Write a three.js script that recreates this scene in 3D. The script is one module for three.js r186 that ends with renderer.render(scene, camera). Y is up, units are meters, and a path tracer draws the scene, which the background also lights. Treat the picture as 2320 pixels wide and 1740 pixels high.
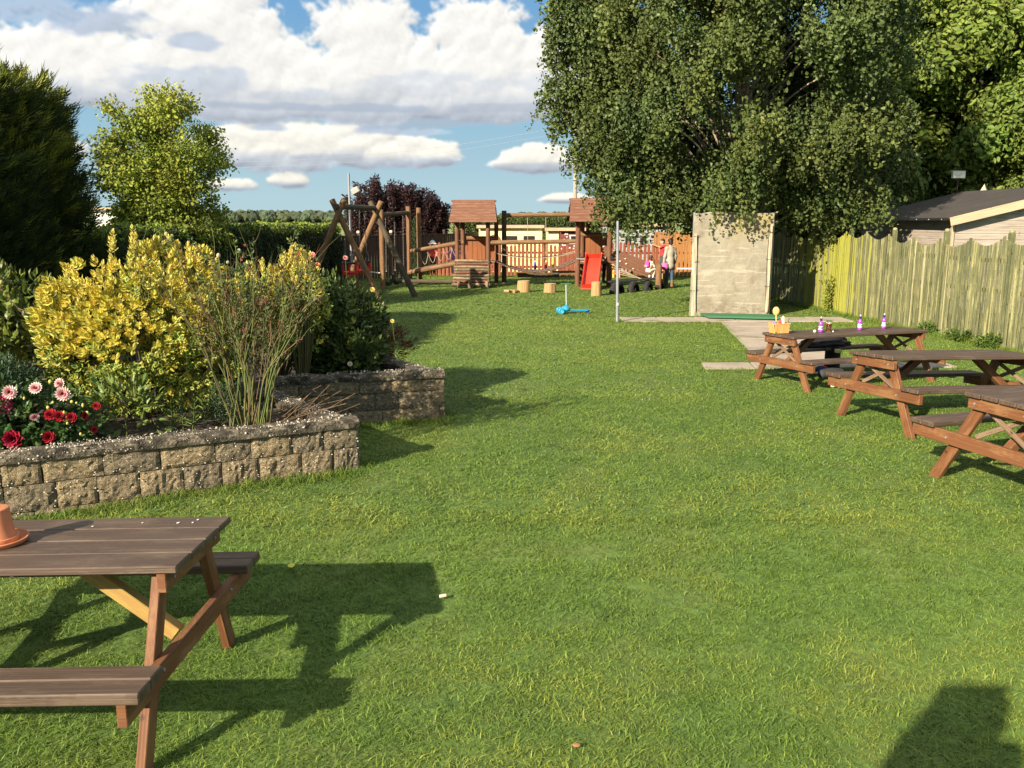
import * as THREE from 'three';
import { mergeGeometries } from 'three/addons/utils/BufferGeometryUtils.js';

// ---------------------------------------------------------------- camera, renderer, sky, sun, exposure
const scene = new THREE.Scene();
const camera = new THREE.PerspectiveCamera(48.2, 4 / 3, 0.02, 4000);
camera.position.set(0, 2.3, 0);
camera.rotation.set(-10.9 * Math.PI / 180, 0, 0);
const renderer = new THREE.WebGLRenderer({ antialias: true });
renderer.setSize(1024, 768);
renderer.toneMapping = THREE.LinearToneMapping;
renderer.toneMappingExposure = 2.15;
renderer.shadowMap.enabled = true;

const SUN_EL = 26.2 * Math.PI / 180, SUN_AZ = 40 * Math.PI / 180;      // behind the camera, to the left
const SUN = new THREE.Vector3(-Math.sin(SUN_AZ) * Math.cos(SUN_EL), Math.sin(SUN_EL), Math.cos(SUN_AZ) * Math.cos(SUN_EL));
const sun = new THREE.DirectionalLight(new THREE.Color().setRGB(1, 0.86, 0.66), 5);
sun.position.copy(SUN).multiplyScalar(80).add(new THREE.Vector3(0, 0, -18));
sun.target.position.set(0, 0, -18);
sun.castShadow = true;
sun.shadow.mapSize.set(4096, 4096);
Object.assign(sun.shadow.camera, { left: -32, right: 32, top: 30, bottom: -30, near: 1, far: 200 });
scene.add(sun, sun.target);

// ---- random numbers and noise
function rng(seed) { let s = seed >>> 0; return () => { s = (s + 0x6d2b79f5) | 0; let t = Math.imul(s ^ (s >>> 15), 1 | s); t = (t + Math.imul(t ^ (t >>> 7), 61 | t)) ^ t; return ((t ^ (t >>> 14)) >>> 0) / 4294967296; }; }
const HT = new Float32Array(65536); { const r = rng(77); for (let i = 0; i < 65536; i++) HT[i] = r(); }
const hash3 = (x, y, z) => HT[(Math.imul(x, 73856093) ^ Math.imul(y, 19349663) ^ Math.imul(z, 83492791)) >>> 7 & 65535];
function vnoise(x, y, z) {                                    // value noise, 0..1
  const ix = Math.floor(x), iy = Math.floor(y), iz = Math.floor(z);
  let fx = x - ix, fy = y - iy, fz = z - iz; fx = fx * fx * (3 - 2 * fx); fy = fy * fy * (3 - 2 * fy); fz = fz * fz * (3 - 2 * fz);
  const a = hash3(ix, iy, iz), b = hash3(ix + 1, iy, iz), c = hash3(ix, iy + 1, iz), d = hash3(ix + 1, iy + 1, iz);
  const e = hash3(ix, iy, iz + 1), f = hash3(ix + 1, iy, iz + 1), g = hash3(ix, iy + 1, iz + 1), h = hash3(ix + 1, iy + 1, iz + 1);
  const k = a + (b - a) * fx, l = c + (d - c) * fx, m = e + (f - e) * fx, n = g + (h - g) * fx;
  const p = k + (l - k) * fy, q = m + (n - m) * fy; return p + (q - p) * fz;
}
function worley(x, y, k) { const ix = Math.floor(x), iy = Math.floor(y); let d = 9; for (let a = -1; a < 2; a++) for (let b = -1; b < 2; b++) { const u = ix + a + hash3(ix + a, iy + b, k) - x, v = iy + b + hash3(ix + a, iy + b, k + 5) - y, e = u * u + v * v; if (e < d) d = e; } return Math.sqrt(d); }
function fbm(x, y, z, o = 4, gain = 0.5) { let s = 0, a = 1, t = 0; for (let i = 0; i < o; i++) { s += a * vnoise(x, y, z); t += a; a *= gain; x = x * 2.03 + 17.1; y = y * 2.03 + 5.3; z = z * 2.03 + 9.7; } return s / t; }
const clamp = (x, a = 0, b = 1) => Math.min(b, Math.max(a, x)), lerp = (a, b, t) => a + (b - a) * t;
const sstep = (a, b, x) => { const t = clamp((x - a) / (b - a)); return t * t * (3 - 2 * t); };

// ---- the sky: air and fair-weather clouds, computed for every direction
function makeSky() {
  const W = 4096, H = 2048, D = new Float32Array(W * H * 4), DEG = Math.PI / 180;
  // cumulus heaps [azimuth, elevation of the flat base, half width, height] in degrees; azimuth 0 is the way the garden runs
  const heaps = [
    [-27, 7.0, 5.0, 4.2], [-24, 6.7, 5.2, 4.6], [-20.5, 6.5, 5, 6.6], [-18.0, 6.6, 3.9, 8.6], [-16.2, 6.4, 3.6, 6.6], [-9.4, 6.5, 4.3, 7.9], [-12.8, 6.5, 3.4, 4.9], [-5.4, 6.6, 3.2, 4.6], [-1.7, 6.6, 4.3, 6.9], [2.4, 6.7, 3.6, 5.6], [5.6, 6.7, 3.6, 4.2],
    [-13.5, 3.6, 5.2, 2.5], [-8.2, 3.6, 4.0, 1.8], [-17.5, 3.7, 3, 2.0], [-5.2, 3.7, 2.2, 1.3], [1.6, 3.3, 3.8, 1.4], [-10.5, 3.8, 2.6, 2.3], [-14.1, 2.1, 1.4, .85], [-17.9, 1.8, 1.9, .7], [3.6, 1.1, 1.6, .55], [22.6, 9.4, 3.6, 4.5], [27, 9, 3.2, 3], [17.5, 3.6, 3.4, 1.5], [24, 3.2, 4.2, 1.3], [-28.4, 3.5, 2.6, 1.6],
  ];
  // low grey scraps lying in the heaps' own shade [azimuth, elevation, half width, half height, depth of grey]
  const scraps = [[-26, 10.9, 4.6, 1.0, 1], [-19.2, 10.1, 1.5, .5, .8], [-19.6, 7.9, 4.4, .95, .62], [-13.2, 7.35, 4, .55, .5], [-5, 8.2, 6, .9, .42], [3, 8.3, 4, .9, .4], [-11, 6.75, 8.5, .32, 1], [1.5, 6.9, 7, .3, .75], [-7.2, 5.45, 3.1, .36, 1], [-4.4, 5.95, 2.6, .3, .9], [-15.3, 5.5, 1.4, .26, .9], [-10.5, 3.75, 3.6, .25, .7], [1.2, 3.4, 3, .16, .5], [-2.2, 5.9, 1.2, .2, .6]];
  const r = rng(2024);
  for (let a = 36; a < 324; a += 5.5 + r() * 3) {                       // the same fair-weather heaps all the way round the horizon
    heaps.push([a, 6.2 + r() * 1.2, 3 + r() * 2.4, 3 + r() * 4]); if (r() < .55) heaps.push([a + r() * 5, 3.3 + r() * .6, 3 + r() * 2.5, 1 + r() * 1.5]);
    if (r() < .6) scraps.push([a + r() * 4, 6.6 + r() * 3, 3 + r() * 3, .3 + r() * .6, .5 + r() * .5]);
  }
  const bins = Array.from({ length: 360 }, () => []), sbins = Array.from({ length: 360 }, () => []);
  const put = (list, out) => { for (const h of list) for (let k = Math.floor(h[0] - h[2] * 1.6 - 1); k <= h[0] + h[2] * 1.6 + 1; k++) out[((k % 360) + 360) % 360].push(h); };
  put(heaps, bins); put(scraps, sbins);
  const dAz = (a, b) => { let d = a - b; while (d > 180) d -= 360; while (d < -180) d += 360; return d; };
  const K = 0.43;                                                       // brightness of the whole sky against the sun
  const top = new Float32Array(W), field = new Float32Array(W * H / 2).fill(-1), base = new Float32Array(W * H / 2);
  for (let j = 0; j < H / 2; j++) {
    const el = (j + 0.5) / H * 180, ce = Math.cos(el * DEG), se = Math.sin(el * DEG);
    for (let i = 0; i < W; i++) {
      const th = ((i + 0.5) / W - 0.5) * 2 * Math.PI, x = Math.cos(th) * ce, z = Math.sin(th) * ce, az = Math.atan2(x, -z) / DEG;
      let f = -1, up = 0;
      if (el < 17) {
        const n1 = fbm(x * 26, se * 40, z * 26, 3), wob = (n1 - 0.5);
        for (const h of bins[((Math.round(az) % 360) + 360) % 360]) {
          const u = dAz(az, h[0]) / h[2], v = (el - h[1]) / h[3], dome = 1 - u * u * (v > 0 ? 1 : 1.2) - (v > 0 ? v * v : v * v * (h[1] < 5 ? 9 : 90 * Math.min(1, h[3] / 3)));
          if (dome > f) { f = dome; up = v; }
        }
        f += wob * (0.9 + 0.25 * Math.min(1, f + 1)) + (el < 6 ? (fbm(x * 60, se * 150, z * 60 + 5, 3) - .5) * 1.1 * sstep(6.2, 5.2, el) : 0);
      }
      const high = sstep(12.5, 21, el);                                 // overhead the heaps are seen from below: broken patches
      if (high > 0) { const p = fbm(x / (se + .12) * 1.7 + 3, 2.2, z / (se + .12) * 1.7, 5) ; const g = (p - 0.53) * 5; if (g * high - (1 - high) > f) { f = g * high - (1 - high); up = .5; } }
      if (f > -0.8) {                                                   // cauliflower detail, round billows within billows
        const wx = az + (vnoise(x * 70, se * 70, z * 70) - .5) * .9, wy = el * 1.12 + (vnoise(x * 70 + 9, se * 70, z * 70) - .5) * .7, k = el < 17 ? 1 : .35;
        const b = 1 - worley(wx * .62 * k, wy * .62 * k, 3) , c = 1 - worley(wx * 1.5 * k + 7, wy * 1.5 * k, 11), d = 1 - worley(wx * 3.4 * k, wy * 3.4 * k + 5, 17), e = fbm(x * 300 * k, se * 320 * k, z * 300 * k, 3);
        f += (b - .50) * .36 + (c - .55) * .24 + (d - .55) * .13 + (e - .5) * .24 + .05;
      }
      field[j * W + i] = f; base[j * W + i] = up;
    }
  }
  const lin = (a, b, c) => [a, b, c];
  const horizon = lin(.52, .72, .78), low = lin(.36, .60, .76), mid = lin(.20, .44, .74), zen = lin(.075, .20, .46);
  for (let j = 0; j < H; j++) {
    const el = ((j + 0.5) / H - 0.5) * 180;
    for (let i = 0; i < W; i++) {
      const o = (j * W + i) * 4; D[o + 3] = 1;
      if (el < 0) { D[o] = .2 * K; D[o + 1] = .23 * K; D[o + 2] = .16 * K; continue; }
      const th = ((i + 0.5) / W - 0.5) * 2 * Math.PI, ce = Math.cos(el * DEG), se = Math.sin(el * DEG), x = Math.cos(th) * ce, z = Math.sin(th) * ce, az = Math.atan2(x, -z) / DEG;
      const t1 = sstep(0, 6.5, el), t2 = sstep(5, 13.5, el), t3 = sstep(12, 60, el), c = [0, 0, 0];
      const glow = 1 + 0.5 * Math.pow(Math.max(0, x * SUN.x + se * SUN.y + z * SUN.z), 6);
      for (let k = 0; k < 3; k++) c[k] = lerp(lerp(lerp(horizon[k], low[k], t1), mid[k], t2), zen[k], t3) * glow;
      const q = (H / 2 - 1 - 0) && (j - H / 2) * W + i, f = field[q];
      let grey = 0, scrapA = 0;
      if (el < 16) {
        const n = fbm(x * 38 + 4, se * 90, z * 38, 4) - .5;
        for (const s of sbins[((Math.round(az) % 360) + 360) % 360]) { const u = dAz(az, s[0]) / s[2], v = (el - s[1]) / s[3]; const g = sstep(-.25, .75, 1 - u * u - v * v * (v < 0 ? 1.6 : .8) + n * 2.6) * s[4]; if (g > grey) grey = g; }
        scrapA = grey;
      }
      const alpha = Math.max(sstep(-.08, .22 + .3 * (base[q] < 0 ? 1 : 0) + .15 * sstep(7, 3, el), f), scrapA * .72);
      if (alpha > 0) {
        const iw = (i + W - 3) % W, ie = (i + 3) % W, dn = Math.max(0, j - H / 2 - 3) * W + i, un = Math.min(H / 2 - 1, j - H / 2 + 3) * W + i;
        const gx = field[(j - H / 2) * W + ie] - field[(j - H / 2) * W + iw], gy = field[un] - field[dn];
        const hh = Math.max(0.12, Math.sqrt(Math.max(0, f)));            // how the billows face the sun, high and to the left behind
        const lit = clamp(0.66 - (gy * 0.6 - gx * .3) / hh * 0.62, 0.05, 1);
        const under = sstep(.32, -.06, base[q]) * (el < 17 ? 1 : .5);
        const thick = sstep(.15, .9, f);
        let s = lerp(.62, 1.24, lit) * (1 - .30 * under * thick);
        s = lerp(s, .58, grey * .7);
        const gtone = clamp(Math.max(grey, under * .7) + (1 - lit) * .25), warm = sstep(9, 2, el);
        const white = [1.0, .975 - .03 * warm, .91 - .10 * warm], shade = [.80, .91, 1.08];
        for (let k = 0; k < 3; k++) c[k] = lerp(c[k], s * lerp(white[k], shade[k], gtone) * lerp(1, .93, t3), alpha * (el < 3 ? .92 : 1));
      }
      for (let k = 0; k < 3; k++) D[o + k] = c[k] * K;
    }
  }
  const t = new THREE.DataTexture(D, W, H, THREE.RGBAFormat, THREE.FloatType);
  t.mapping = THREE.EquirectangularReflectionMapping; t.magFilter = THREE.LinearFilter; t.minFilter = THREE.LinearFilter; t.wrapS = THREE.RepeatWrapping; t.needsUpdate = true;
  return t;
}
const skyTex = makeSky();
scene.background = skyTex;
scene.environment = skyTex;
// ---------------------------------------------------------------- helpers: textures, materials, shapes, naming
const V = (x, y, z) => new THREE.Vector3(x, y, z), RGB = (r, g, b) => new THREE.Color().setRGB(r, g, b), TAU = Math.PI * 2, UPV = V(0, 1, 0);
const toS = (c) => Math.round(255 * (c <= 0.0031308 ? 12.92 * Math.max(0, c) : 1.055 * Math.pow(Math.min(1, c), 1 / 2.4) - 0.055));
function tex(w, h, fn, rx = 1, ry = rx) {                       // fn(u, v) gives a linear colour; mirrored so that edges meet
  const d = new Uint8Array(w * h * 4);
  for (let j = 0; j < h; j++) for (let i = 0; i < w; i++) { const c = fn((i + .5) / w, (j + .5) / h), o = (j * w + i) * 4; d[o] = toS(c[0]); d[o + 1] = toS(c[1]); d[o + 2] = toS(c[2]); d[o + 3] = 255; }
  const t = new THREE.DataTexture(d, w, h, THREE.RGBAFormat); t.colorSpace = THREE.SRGBColorSpace; t.wrapS = t.wrapT = THREE.MirroredRepeatWrapping; t.magFilter = THREE.LinearFilter; t.repeat.set(rx, ry); t.needsUpdate = true; return t;
}
function gtex(w, h, fn, rx = 1, ry = rx) {                      // a grey data map
  const d = new Uint8Array(w * h * 4);
  for (let j = 0; j < h; j++) for (let i = 0; i < w; i++) { const c = clamp(fn((i + .5) / w, (j + .5) / h)) * 255, o = (j * w + i) * 4; d[o] = d[o + 1] = d[o + 2] = c; d[o + 3] = 255; }
  const t = new THREE.DataTexture(d, w, h, THREE.RGBAFormat); t.wrapS = t.wrapT = THREE.MirroredRepeatWrapping; t.magFilter = THREE.LinearFilter; t.repeat.set(rx, ry); t.needsUpdate = true; return t;
}
const mix3 = (a, b, t) => [lerp(a[0], b[0], t), lerp(a[1], b[1], t), lerp(a[2], b[2], t)];
const mat = (o) => new THREE.MeshStandardMaterial({ roughness: .8, ...o });
const flat = (r, g, b, rough = .8, o = {}) => mat({ color: RGB(r, g, b), roughness: rough, ...o });
// wood: the grain runs along u; a tile is 1.2 m by 0.3 m
const grainB = gtex(512, 256, (u, v) => { const s = fbm(u * 3, v * 46, 2, 4), k = fbm(u * 14, v * 90, 7, 2); return .55 * s + .25 * k + (s < .36 ? -.25 : .1); }, 1 / 1.2, 1 / .3);
function wood(a, b, wear, seed, rough = .75, bump = .0022, wearAmt = .5, con = 3.0) {
  const m = tex(512, 256, (u, v) => {
    const s = fbm(u * 3 + seed, v * 46, 2, 4), k = fbm(u * 5 + seed, v * 5, 9, 4), sp = fbm(u * 40, v * 40 + seed, 3, 2), kn = Math.hypot((u - .37) * 4, v - .6) , kk = Math.hypot((u - .8) * 4, v - .25);
    let c = mix3(a, b, clamp(.5 + (s - .5) * con));
    c = mix3(c, wear, clamp((k - .5) * 4 + (sp - .5) * 1.2) * wearAmt);
    const knot = Math.max(sstep(.075, .02, kn), sstep(.05, .012, kk)); c = mix3(c, [a[0] * .35, a[1] * .32, a[2] * .3], knot * .8);
    return c;
  }, 1 / 1.2, 1 / .3);
  return mat({ map: m, bumpMap: grainB, bumpScale: bump, roughness: rough });
}
const M = {
  top: wood([.064, .040, .027], [.096, .063, .043], [.16, .115, .08], 3, .6, .0013, .5, 2.2),
  topEdge: wood([.10, .060, .036], [.17, .10, .055], [.21, .16, .10], 23, .8),
  red: wood([.112, .042, .015], [.19, .074, .026], [.31, .17, .07], 5, .7, .0012, .45, 1.6),
  redGreen: wood([.30, .20, .05], [.42, .29, .07], [.28, .13, .05], 8, .75, .0016, .45),
  brace: wood([.14, .085, .05], [.23, .15, .09], [.28, .22, .15], 12, .8, .0016, .5),
  pole: wood([.13, .062, .028], [.23, .12, .055], [.30, .21, .11], 15, .85, .003, .5),
  poleDark: wood([.055, .042, .028], [.10, .075, .046], [.12, .11, .06], 17, .9, .003, .5),
  play: wood([.10, .044, .024], [.18, .078, .04], [.24, .13, .07], 19, .85, .003, .4),
  shingle: wood([.13, .055, .032], [.22, .10, .058], [.30, .17, .11], 21, .85, .004, .5),
  panel: wood([.19, .062, .018], [.28, .095, .028], [.24, .09, .035], 25, .7, .002, .3),
  step: wood([.10, .065, .04], [.20, .14, .085], [.44, .34, .2], 27, .9, .004, .75),
  picket: wood([.165, .042, .020], [.255, .070, .032], [.34, .15, .08], 29, .8, .002, .4),
  picketTan: wood([.26, .11, .03], [.38, .17, .05], [.40, .22, .09], 30, .8, .002, .4),
  brown: wood([.045, .024, .018], [.078, .042, .032], [.10, .06, .045], 31, .85, .003, .4),
  trellis: flat(.06, .06, .045, .9),
  stump: wood([.30, .185, .08], [.50, .335, .16], [.20, .12, .06], 33, .9, .006, .5),
  stumpTop: flat(.52, .38, .20, .9),
  shed: wood([.27, .225, .185], [.41, .36, .305], [.48, .43, .38], 35, .9, .003, .5),
  barge: wood([.40, .29, .18], [.55, .42, .28], [.50, .40, .28], 37, .85, .002, .4),
  felt: mat({ map: tex(512, 512, (u, v) => { const n = fbm(u * 60, v * 60, 1, 3), m = fbm(u * 4, v * 4, 5, 4); const k = .018 + .022 * n + .018 * m; return [k * 1.18, k, k * .88]; }, .5), bumpMap: gtex(256, 256, (u, v) => fbm(u * 70, v * 70, 4, 2), 1), bumpScale: .004, roughness: .95 }),
  galv: mat({ map: tex(128, 256, (u, v) => { const n = fbm(u * 6, v * 14, 6, 4); return mix3([.20, .22, .25], [.34, .36, .38], n); }, 1, 1), metalness: .25, roughness: .5 }),
  black: flat(.012, .012, .013, .6), rubber: flat(.022, .021, .021, .85), chain: flat(.16, .16, .16, .5, { metalness: .6 }), rope: flat(.34, .29, .21, .95),
  white: flat(.72, .71, .67, .6), cream: flat(.74, .68, .36, .7), greyWall: flat(.33, .34, .36, .85), dark: flat(.012, .010, .009, .5),
  redPlastic: flat(.66, .028, .02, .34), slide: flat(.68, .055, .03, .38), concrete: null,
};
M.concrete = mat({ map: tex(512, 512, (u, v) => { const n = fbm(u * 50, v * 50, 2, 3), m = fbm(u * 5, v * 5, 8, 5), sp = vnoise(u * 150, v * 150, 3); let c = mix3([.25, .205, .16], [.40, .335, .27], clamp(m * .9 + n * .35)); if (sp > .84) c = mix3(c, [.5, .46, .4], .5); if (m < .4) c = mix3(c, [.16, .15, .09], (.4 - m) * 3); return c; }, .5), bumpMap: gtex(256, 256, (u, v) => fbm(u * 60, v * 60, 4, 3), .6), bumpScale: .004, roughness: .95 });
const stoneC = (seed, A, B, C) => tex(512, 512, (u, v) => {
  const n = fbm(u * 7 + seed, v * 7, 1, 5), g = fbm(u * 46, v * 46 + seed, 3, 3), l = fbm(u * 12, v * 12, 20 + seed, 4), s = vnoise(u * 120 + seed, v * 120, 4);
  let c = mix3(A, B, clamp((n - .3) * 2.1)); c = mix3(c, [.045, .038, .028], clamp((g - .50) * 4.6) * .85); c = mix3(c, C, clamp((l - .58) * 6) * .5); if (s > .88) c = mix3(c, [.42, .39, .32], .55); return c;
}, 1.6);
const stoneBump = gtex(512, 512, (u, v) => .55 * fbm(u * 9, v * 9, 3, 5) + .45 * fbm(u * 40, v * 40, 5, 3), 1.6);
M.stone = [[1, [.15, .115, .066], [.34, .265, .155], [.39, .32, .20]], [2, [.115, .093, .060], [.28, .225, .14], [.34, .29, .195]], [3, [.185, .138, .075], [.38, .30, .17], [.43, .36, .22]]].map((a) => mat({ map: stoneC(...a), bumpMap: stoneBump, bumpScale: .022, roughness: .95 }));
M.mortar = mat({ map: stoneC(7, [.09, .076, .055], [.21, .175, .125], [.34, .30, .22]), bumpMap: stoneBump, bumpScale: .02, roughness: 1 });
M.coping = mat({ map: stoneC(9, [.032, .027, .019], [.105, .088, .06], [.30, .26, .19]), bumpMap: stoneBump, bumpScale: .02, roughness: 1 });

// shapes
function cbox(w, h, d, c = .004, r = Math.random) {             // chamfered box, its uv in metres with u along the longest side
  const P = [], U = [], dims = [w, h, d], g = w >= h && w >= d ? 0 : h >= d ? 1 : 2, ou = r() * 7, ov = r() * 3; c = Math.min(c, w / 3, h / 3, d / 3);
  const corner = (s, k) => [0, 1, 2].map((a) => s[a] * (dims[a] / 2 - (a === k ? 0 : c)));
  const tri = (a, b, e) => {
    const A = V(...a), B = V(...b), E = V(...e), n = B.clone().sub(A).cross(E.clone().sub(A)), m = A.clone().add(B).add(E); const list = n.dot(m) < 0 ? [a, e, b] : [a, b, e];
    const ax = Math.abs(n.x) > Math.abs(n.y) ? (Math.abs(n.x) > Math.abs(n.z) ? 0 : 2) : (Math.abs(n.y) > Math.abs(n.z) ? 1 : 2);
    for (const p of list) { P.push(...p); const other = ax === g ? [(g + 1) % 3, (g + 2) % 3] : [g, 3 - g - ax]; U.push(p[other[0]] + ou, p[other[1]] + ov + ax * .11); }
  };
  const quad = (a, b, e, f) => { tri(a, b, e); tri(a, e, f); };
  for (let k = 0; k < 3; k++) for (const s of [-1, 1]) { const i = (k + 1) % 3, j = (k + 2) % 3, q = [[-1, -1], [1, -1], [1, 1], [-1, 1]].map(([p, o]) => { const t = []; t[k] = s; t[i] = p; t[j] = o; return corner(t, k); }); quad(...q); }
  for (let k = 0; k < 3; k++) { const i = (k + 1) % 3, j = (k + 2) % 3; for (const a of [-1, 1]) for (const b of [-1, 1]) { const t = [], s = []; t[i] = s[i] = a; t[j] = s[j] = b; t[k] = -1; s[k] = 1; quad(corner(t, i), corner(s, i), corner(s, j), corner(t, j)); } }
  for (const a of [-1, 1]) for (const b of [-1, 1]) for (const e of [-1, 1]) tri(corner([a, b, e], 0), corner([a, b, e], 1), corner([a, b, e], 2));
  const geo = new THREE.BufferGeometry(); geo.setAttribute('position', new THREE.Float32BufferAttribute(P, 3)); geo.setAttribute('uv', new THREE.Float32BufferAttribute(U, 2)); geo.computeVertexNormals(); return geo;
}
const RB = rng(5);
function frameOf(a, b, up = UPV) { const x = b.clone().sub(a).normalize(); let z = x.clone().cross(up); if (z.length() < 1e-3) z = x.clone().cross(V(0, 0, 1)); z.normalize(); const y = z.clone().cross(x); return new THREE.Matrix4().makeBasis(x, y, z).setPosition(a.clone().add(b).multiplyScalar(.5)); }
const bar = (a, b, w, h, c = .004, up = UPV) => cbox(a.distanceTo(b), h, w, c, RB).applyMatrix4(frameOf(a, b, up));   // w across, h in the direction of up
const bxAt = (x, y, z, w, h, d, c = .004) => cbox(w, h, d, c, RB).translate(x, y, z);
function log(a, b, r0, r1 = r0, seg = 14, bump = .04) {          // a round timber with capped ends, uv in metres along the grain
  const L = a.distanceTo(b), rows = Math.max(2, Math.ceil(L / .35)), g = new THREE.CylinderGeometry(r1, r0, L, seg, rows), p = g.attributes.position, u = g.attributes.uv, o = RB() * 50;
  for (let i = 0; i < p.count; i++) { const k = 1 + (vnoise(p.getX(i) * 9 + o, p.getY(i) * 2.2, p.getZ(i) * 9) - .5) * bump * 2; p.setX(i, p.getX(i) * k); p.setZ(i, p.getZ(i) * k); u.setXY(i, p.getY(i) + o, u.getX(i) * TAU * r0); }
  g.computeVertexNormals(); const m = frameOf(a, b); return g.rotateZ(-Math.PI / 2).applyMatrix4(m);
}
const tube = (pts, r, seg = 24, rs = 6) => new THREE.TubeGeometry(new THREE.CatmullRomCurve3(pts), seg, r, rs, false);
const lathe = (pts, seg = 20) => new THREE.LatheGeometry(pts.map(([x, y]) => new THREE.Vector2(x, y)), seg);
function merged(list) { const l = list.map((g) => { const n = g.index ? g.toNonIndexed() : g; for (const k of Object.keys(n.attributes)) if (!['position', 'normal', 'uv'].includes(k)) n.deleteAttribute(k); if (!n.attributes.uv) n.setAttribute('uv', new THREE.Float32BufferAttribute(new Float32Array(n.attributes.position.count * 2), 2)); return n; }); return mergeGeometries(l); }

// names and descriptions
const taken = new Map();
function numbered(n) { const k = taken.get(n) ?? -1; taken.set(n, k + 1); return k < 0 ? n : n + '_' + String(k + 1).padStart(3, '0'); }
function tag(o, label, category, group, kind) { if (label) o.userData.label = label; if (category) o.userData.category = category; if (group) o.userData.group = group; if (kind) o.userData.kind = kind; return o; }
function thing(name, label, category, [x, y, z] = [0, 0, 0], turn = 0, group) { const o = new THREE.Group(); o.name = numbered(name); o.position.set(x, y, z); o.rotation.y = turn; scene.add(o); return tag(o, label, category, group); }
function part(parent, name, geo, m, label) { const o = new THREE.Mesh(geo, m); o.name = name; parent.add(o); if (label) o.userData.label = label; return o; }
function single(name, geo, m, label, category, [x, y, z] = [0, 0, 0], turn = 0, group) { const o = new THREE.Mesh(geo, m); o.name = numbered(name); o.position.set(x, y, z); o.rotation.y = turn; scene.add(o); return tag(o, label, category, group); }
function struct(name, geo, m) { const o = new THREE.Mesh(geo, m); o.name = numbered(name); scene.add(o); o.userData.kind = 'structure'; return o; }

// leaves: many small copies spread through a crown
function leafGeo(L, W, fold = .25, curl = .1, at = .45) {
  const T = [0, at * .45, at, at + (1 - at) * .55, 1], K = [.0, .78, 1, .68, 0], P = [], U = [], p = (i, s) => [s * W / 2 * K[i], L * T[i], fold * W * K[i] * Math.abs(s) - curl * L * T[i] * T[i]];
  const tri = (x, y, z) => { for (const v of [x, y, z]) { P.push(...v); U.push(.5 + v[0] / W, v[1] / L); } };
  for (const s of [-1, 1]) for (let i = 0; i < 4; i++) { const m0 = p(i, 0), m1 = p(i + 1, 0), e0 = p(i, s), e1 = p(i + 1, s); if (s < 0) { if (i) tri(m0, m1, e0); if (i < 3) tri(m1, e1, e0.map((v, k) => i ? v : m0[k])); } else { if (i) tri(m0, e0, m1); if (i < 3) tri(m1, e0.map((v, k) => i ? v : m0[k]), e1); } }
  const g = new THREE.BufferGeometry(); g.setAttribute('position', new THREE.Float32BufferAttribute(P, 3)); g.setAttribute('uv', new THREE.Float32BufferAttribute(U, 2)); g.computeVertexNormals(); return g;
}
function paint(g, c) { const n = g.attributes.position.count, a = new Float32Array(n * 3); for (let i = 0; i < n; i++) a.set(c, i * 3); g.setAttribute('color', new THREE.BufferAttribute(a, 3)); return g; }
const mat4 = (p, d, roll, s, sy = s) => { const y = d.clone().normalize(); let x = V(Math.cos(roll), .13, Math.sin(roll)); x.addScaledVector(y, -x.dot(y)).normalize(); const z = x.clone().cross(y); return new THREE.Matrix4().makeBasis(x.multiplyScalar(s), y.multiplyScalar(sy), z.multiplyScalar(s)).setPosition(p); };
function cluster(n, r, leaf, seed, o = {}) {                    // n leaves around a twig end
  const q = rng(seed), l = [];
  for (let i = 0; i < n; i++) {
    const d = V(q() - .5, (q() - .5) * (o.flat ?? 1) + (o.up ?? 0), q() - .5).normalize(), p = V((q() - .5) * r * 2, (q() - .5) * r * 2 * (o.tall ?? 1), (q() - .5) * r * 2);
    const g = leaf.clone().applyMatrix4(mat4(p, d, q() * TAU, .75 + q() * .5)); const t = .72 + q() * .5; l.push(paint(g, [t, t * (.97 + q() * .06), t * (.8 + q() * .3)]));
  }
  return mergeGeometries(l);
}
function instanced(parent, name, geo, m, list, label) {         // list of [matrix, colour]
  const o = new THREE.InstancedMesh(geo, m, list.length); o.name = name;
  list.forEach(([mx, c], i) => { o.setMatrixAt(i, mx); if (c) o.setColorAt(i, c); });
  o.userData.kind = 'stuff'; if (label) o.userData.label = label; parent.add(o); return o;
}
const leafMat = (o = {}) => new THREE.MeshPhysicalMaterial({ color: 0xffffff, vertexColors: true, roughness: .62, transmission: .32, thickness: 0, side: THREE.DoubleSide, specularIntensity: .5, ...o });
const LM = leafMat(), LMgloss = leafMat({ roughness: .42, transmission: .22 }), LMdull = leafMat({ roughness: .85, transmission: .3 });
const vary = (q, c, dv = .25, dh = .08) => { const k = 1 + (q() - .5) * 2 * dv, h = (q() - .5) * 2 * dh; return RGB(c[0] * k * (1 + h * 1.6), c[1] * k * (1 + h * .2), c[2] * k * (1 - h)); };
const sphereDir = (q) => { const y = q() * 2 - 1, a = q() * TAU, s = Math.sqrt(1 - y * y); return V(Math.cos(a) * s, y, Math.sin(a) * s); };
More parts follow.
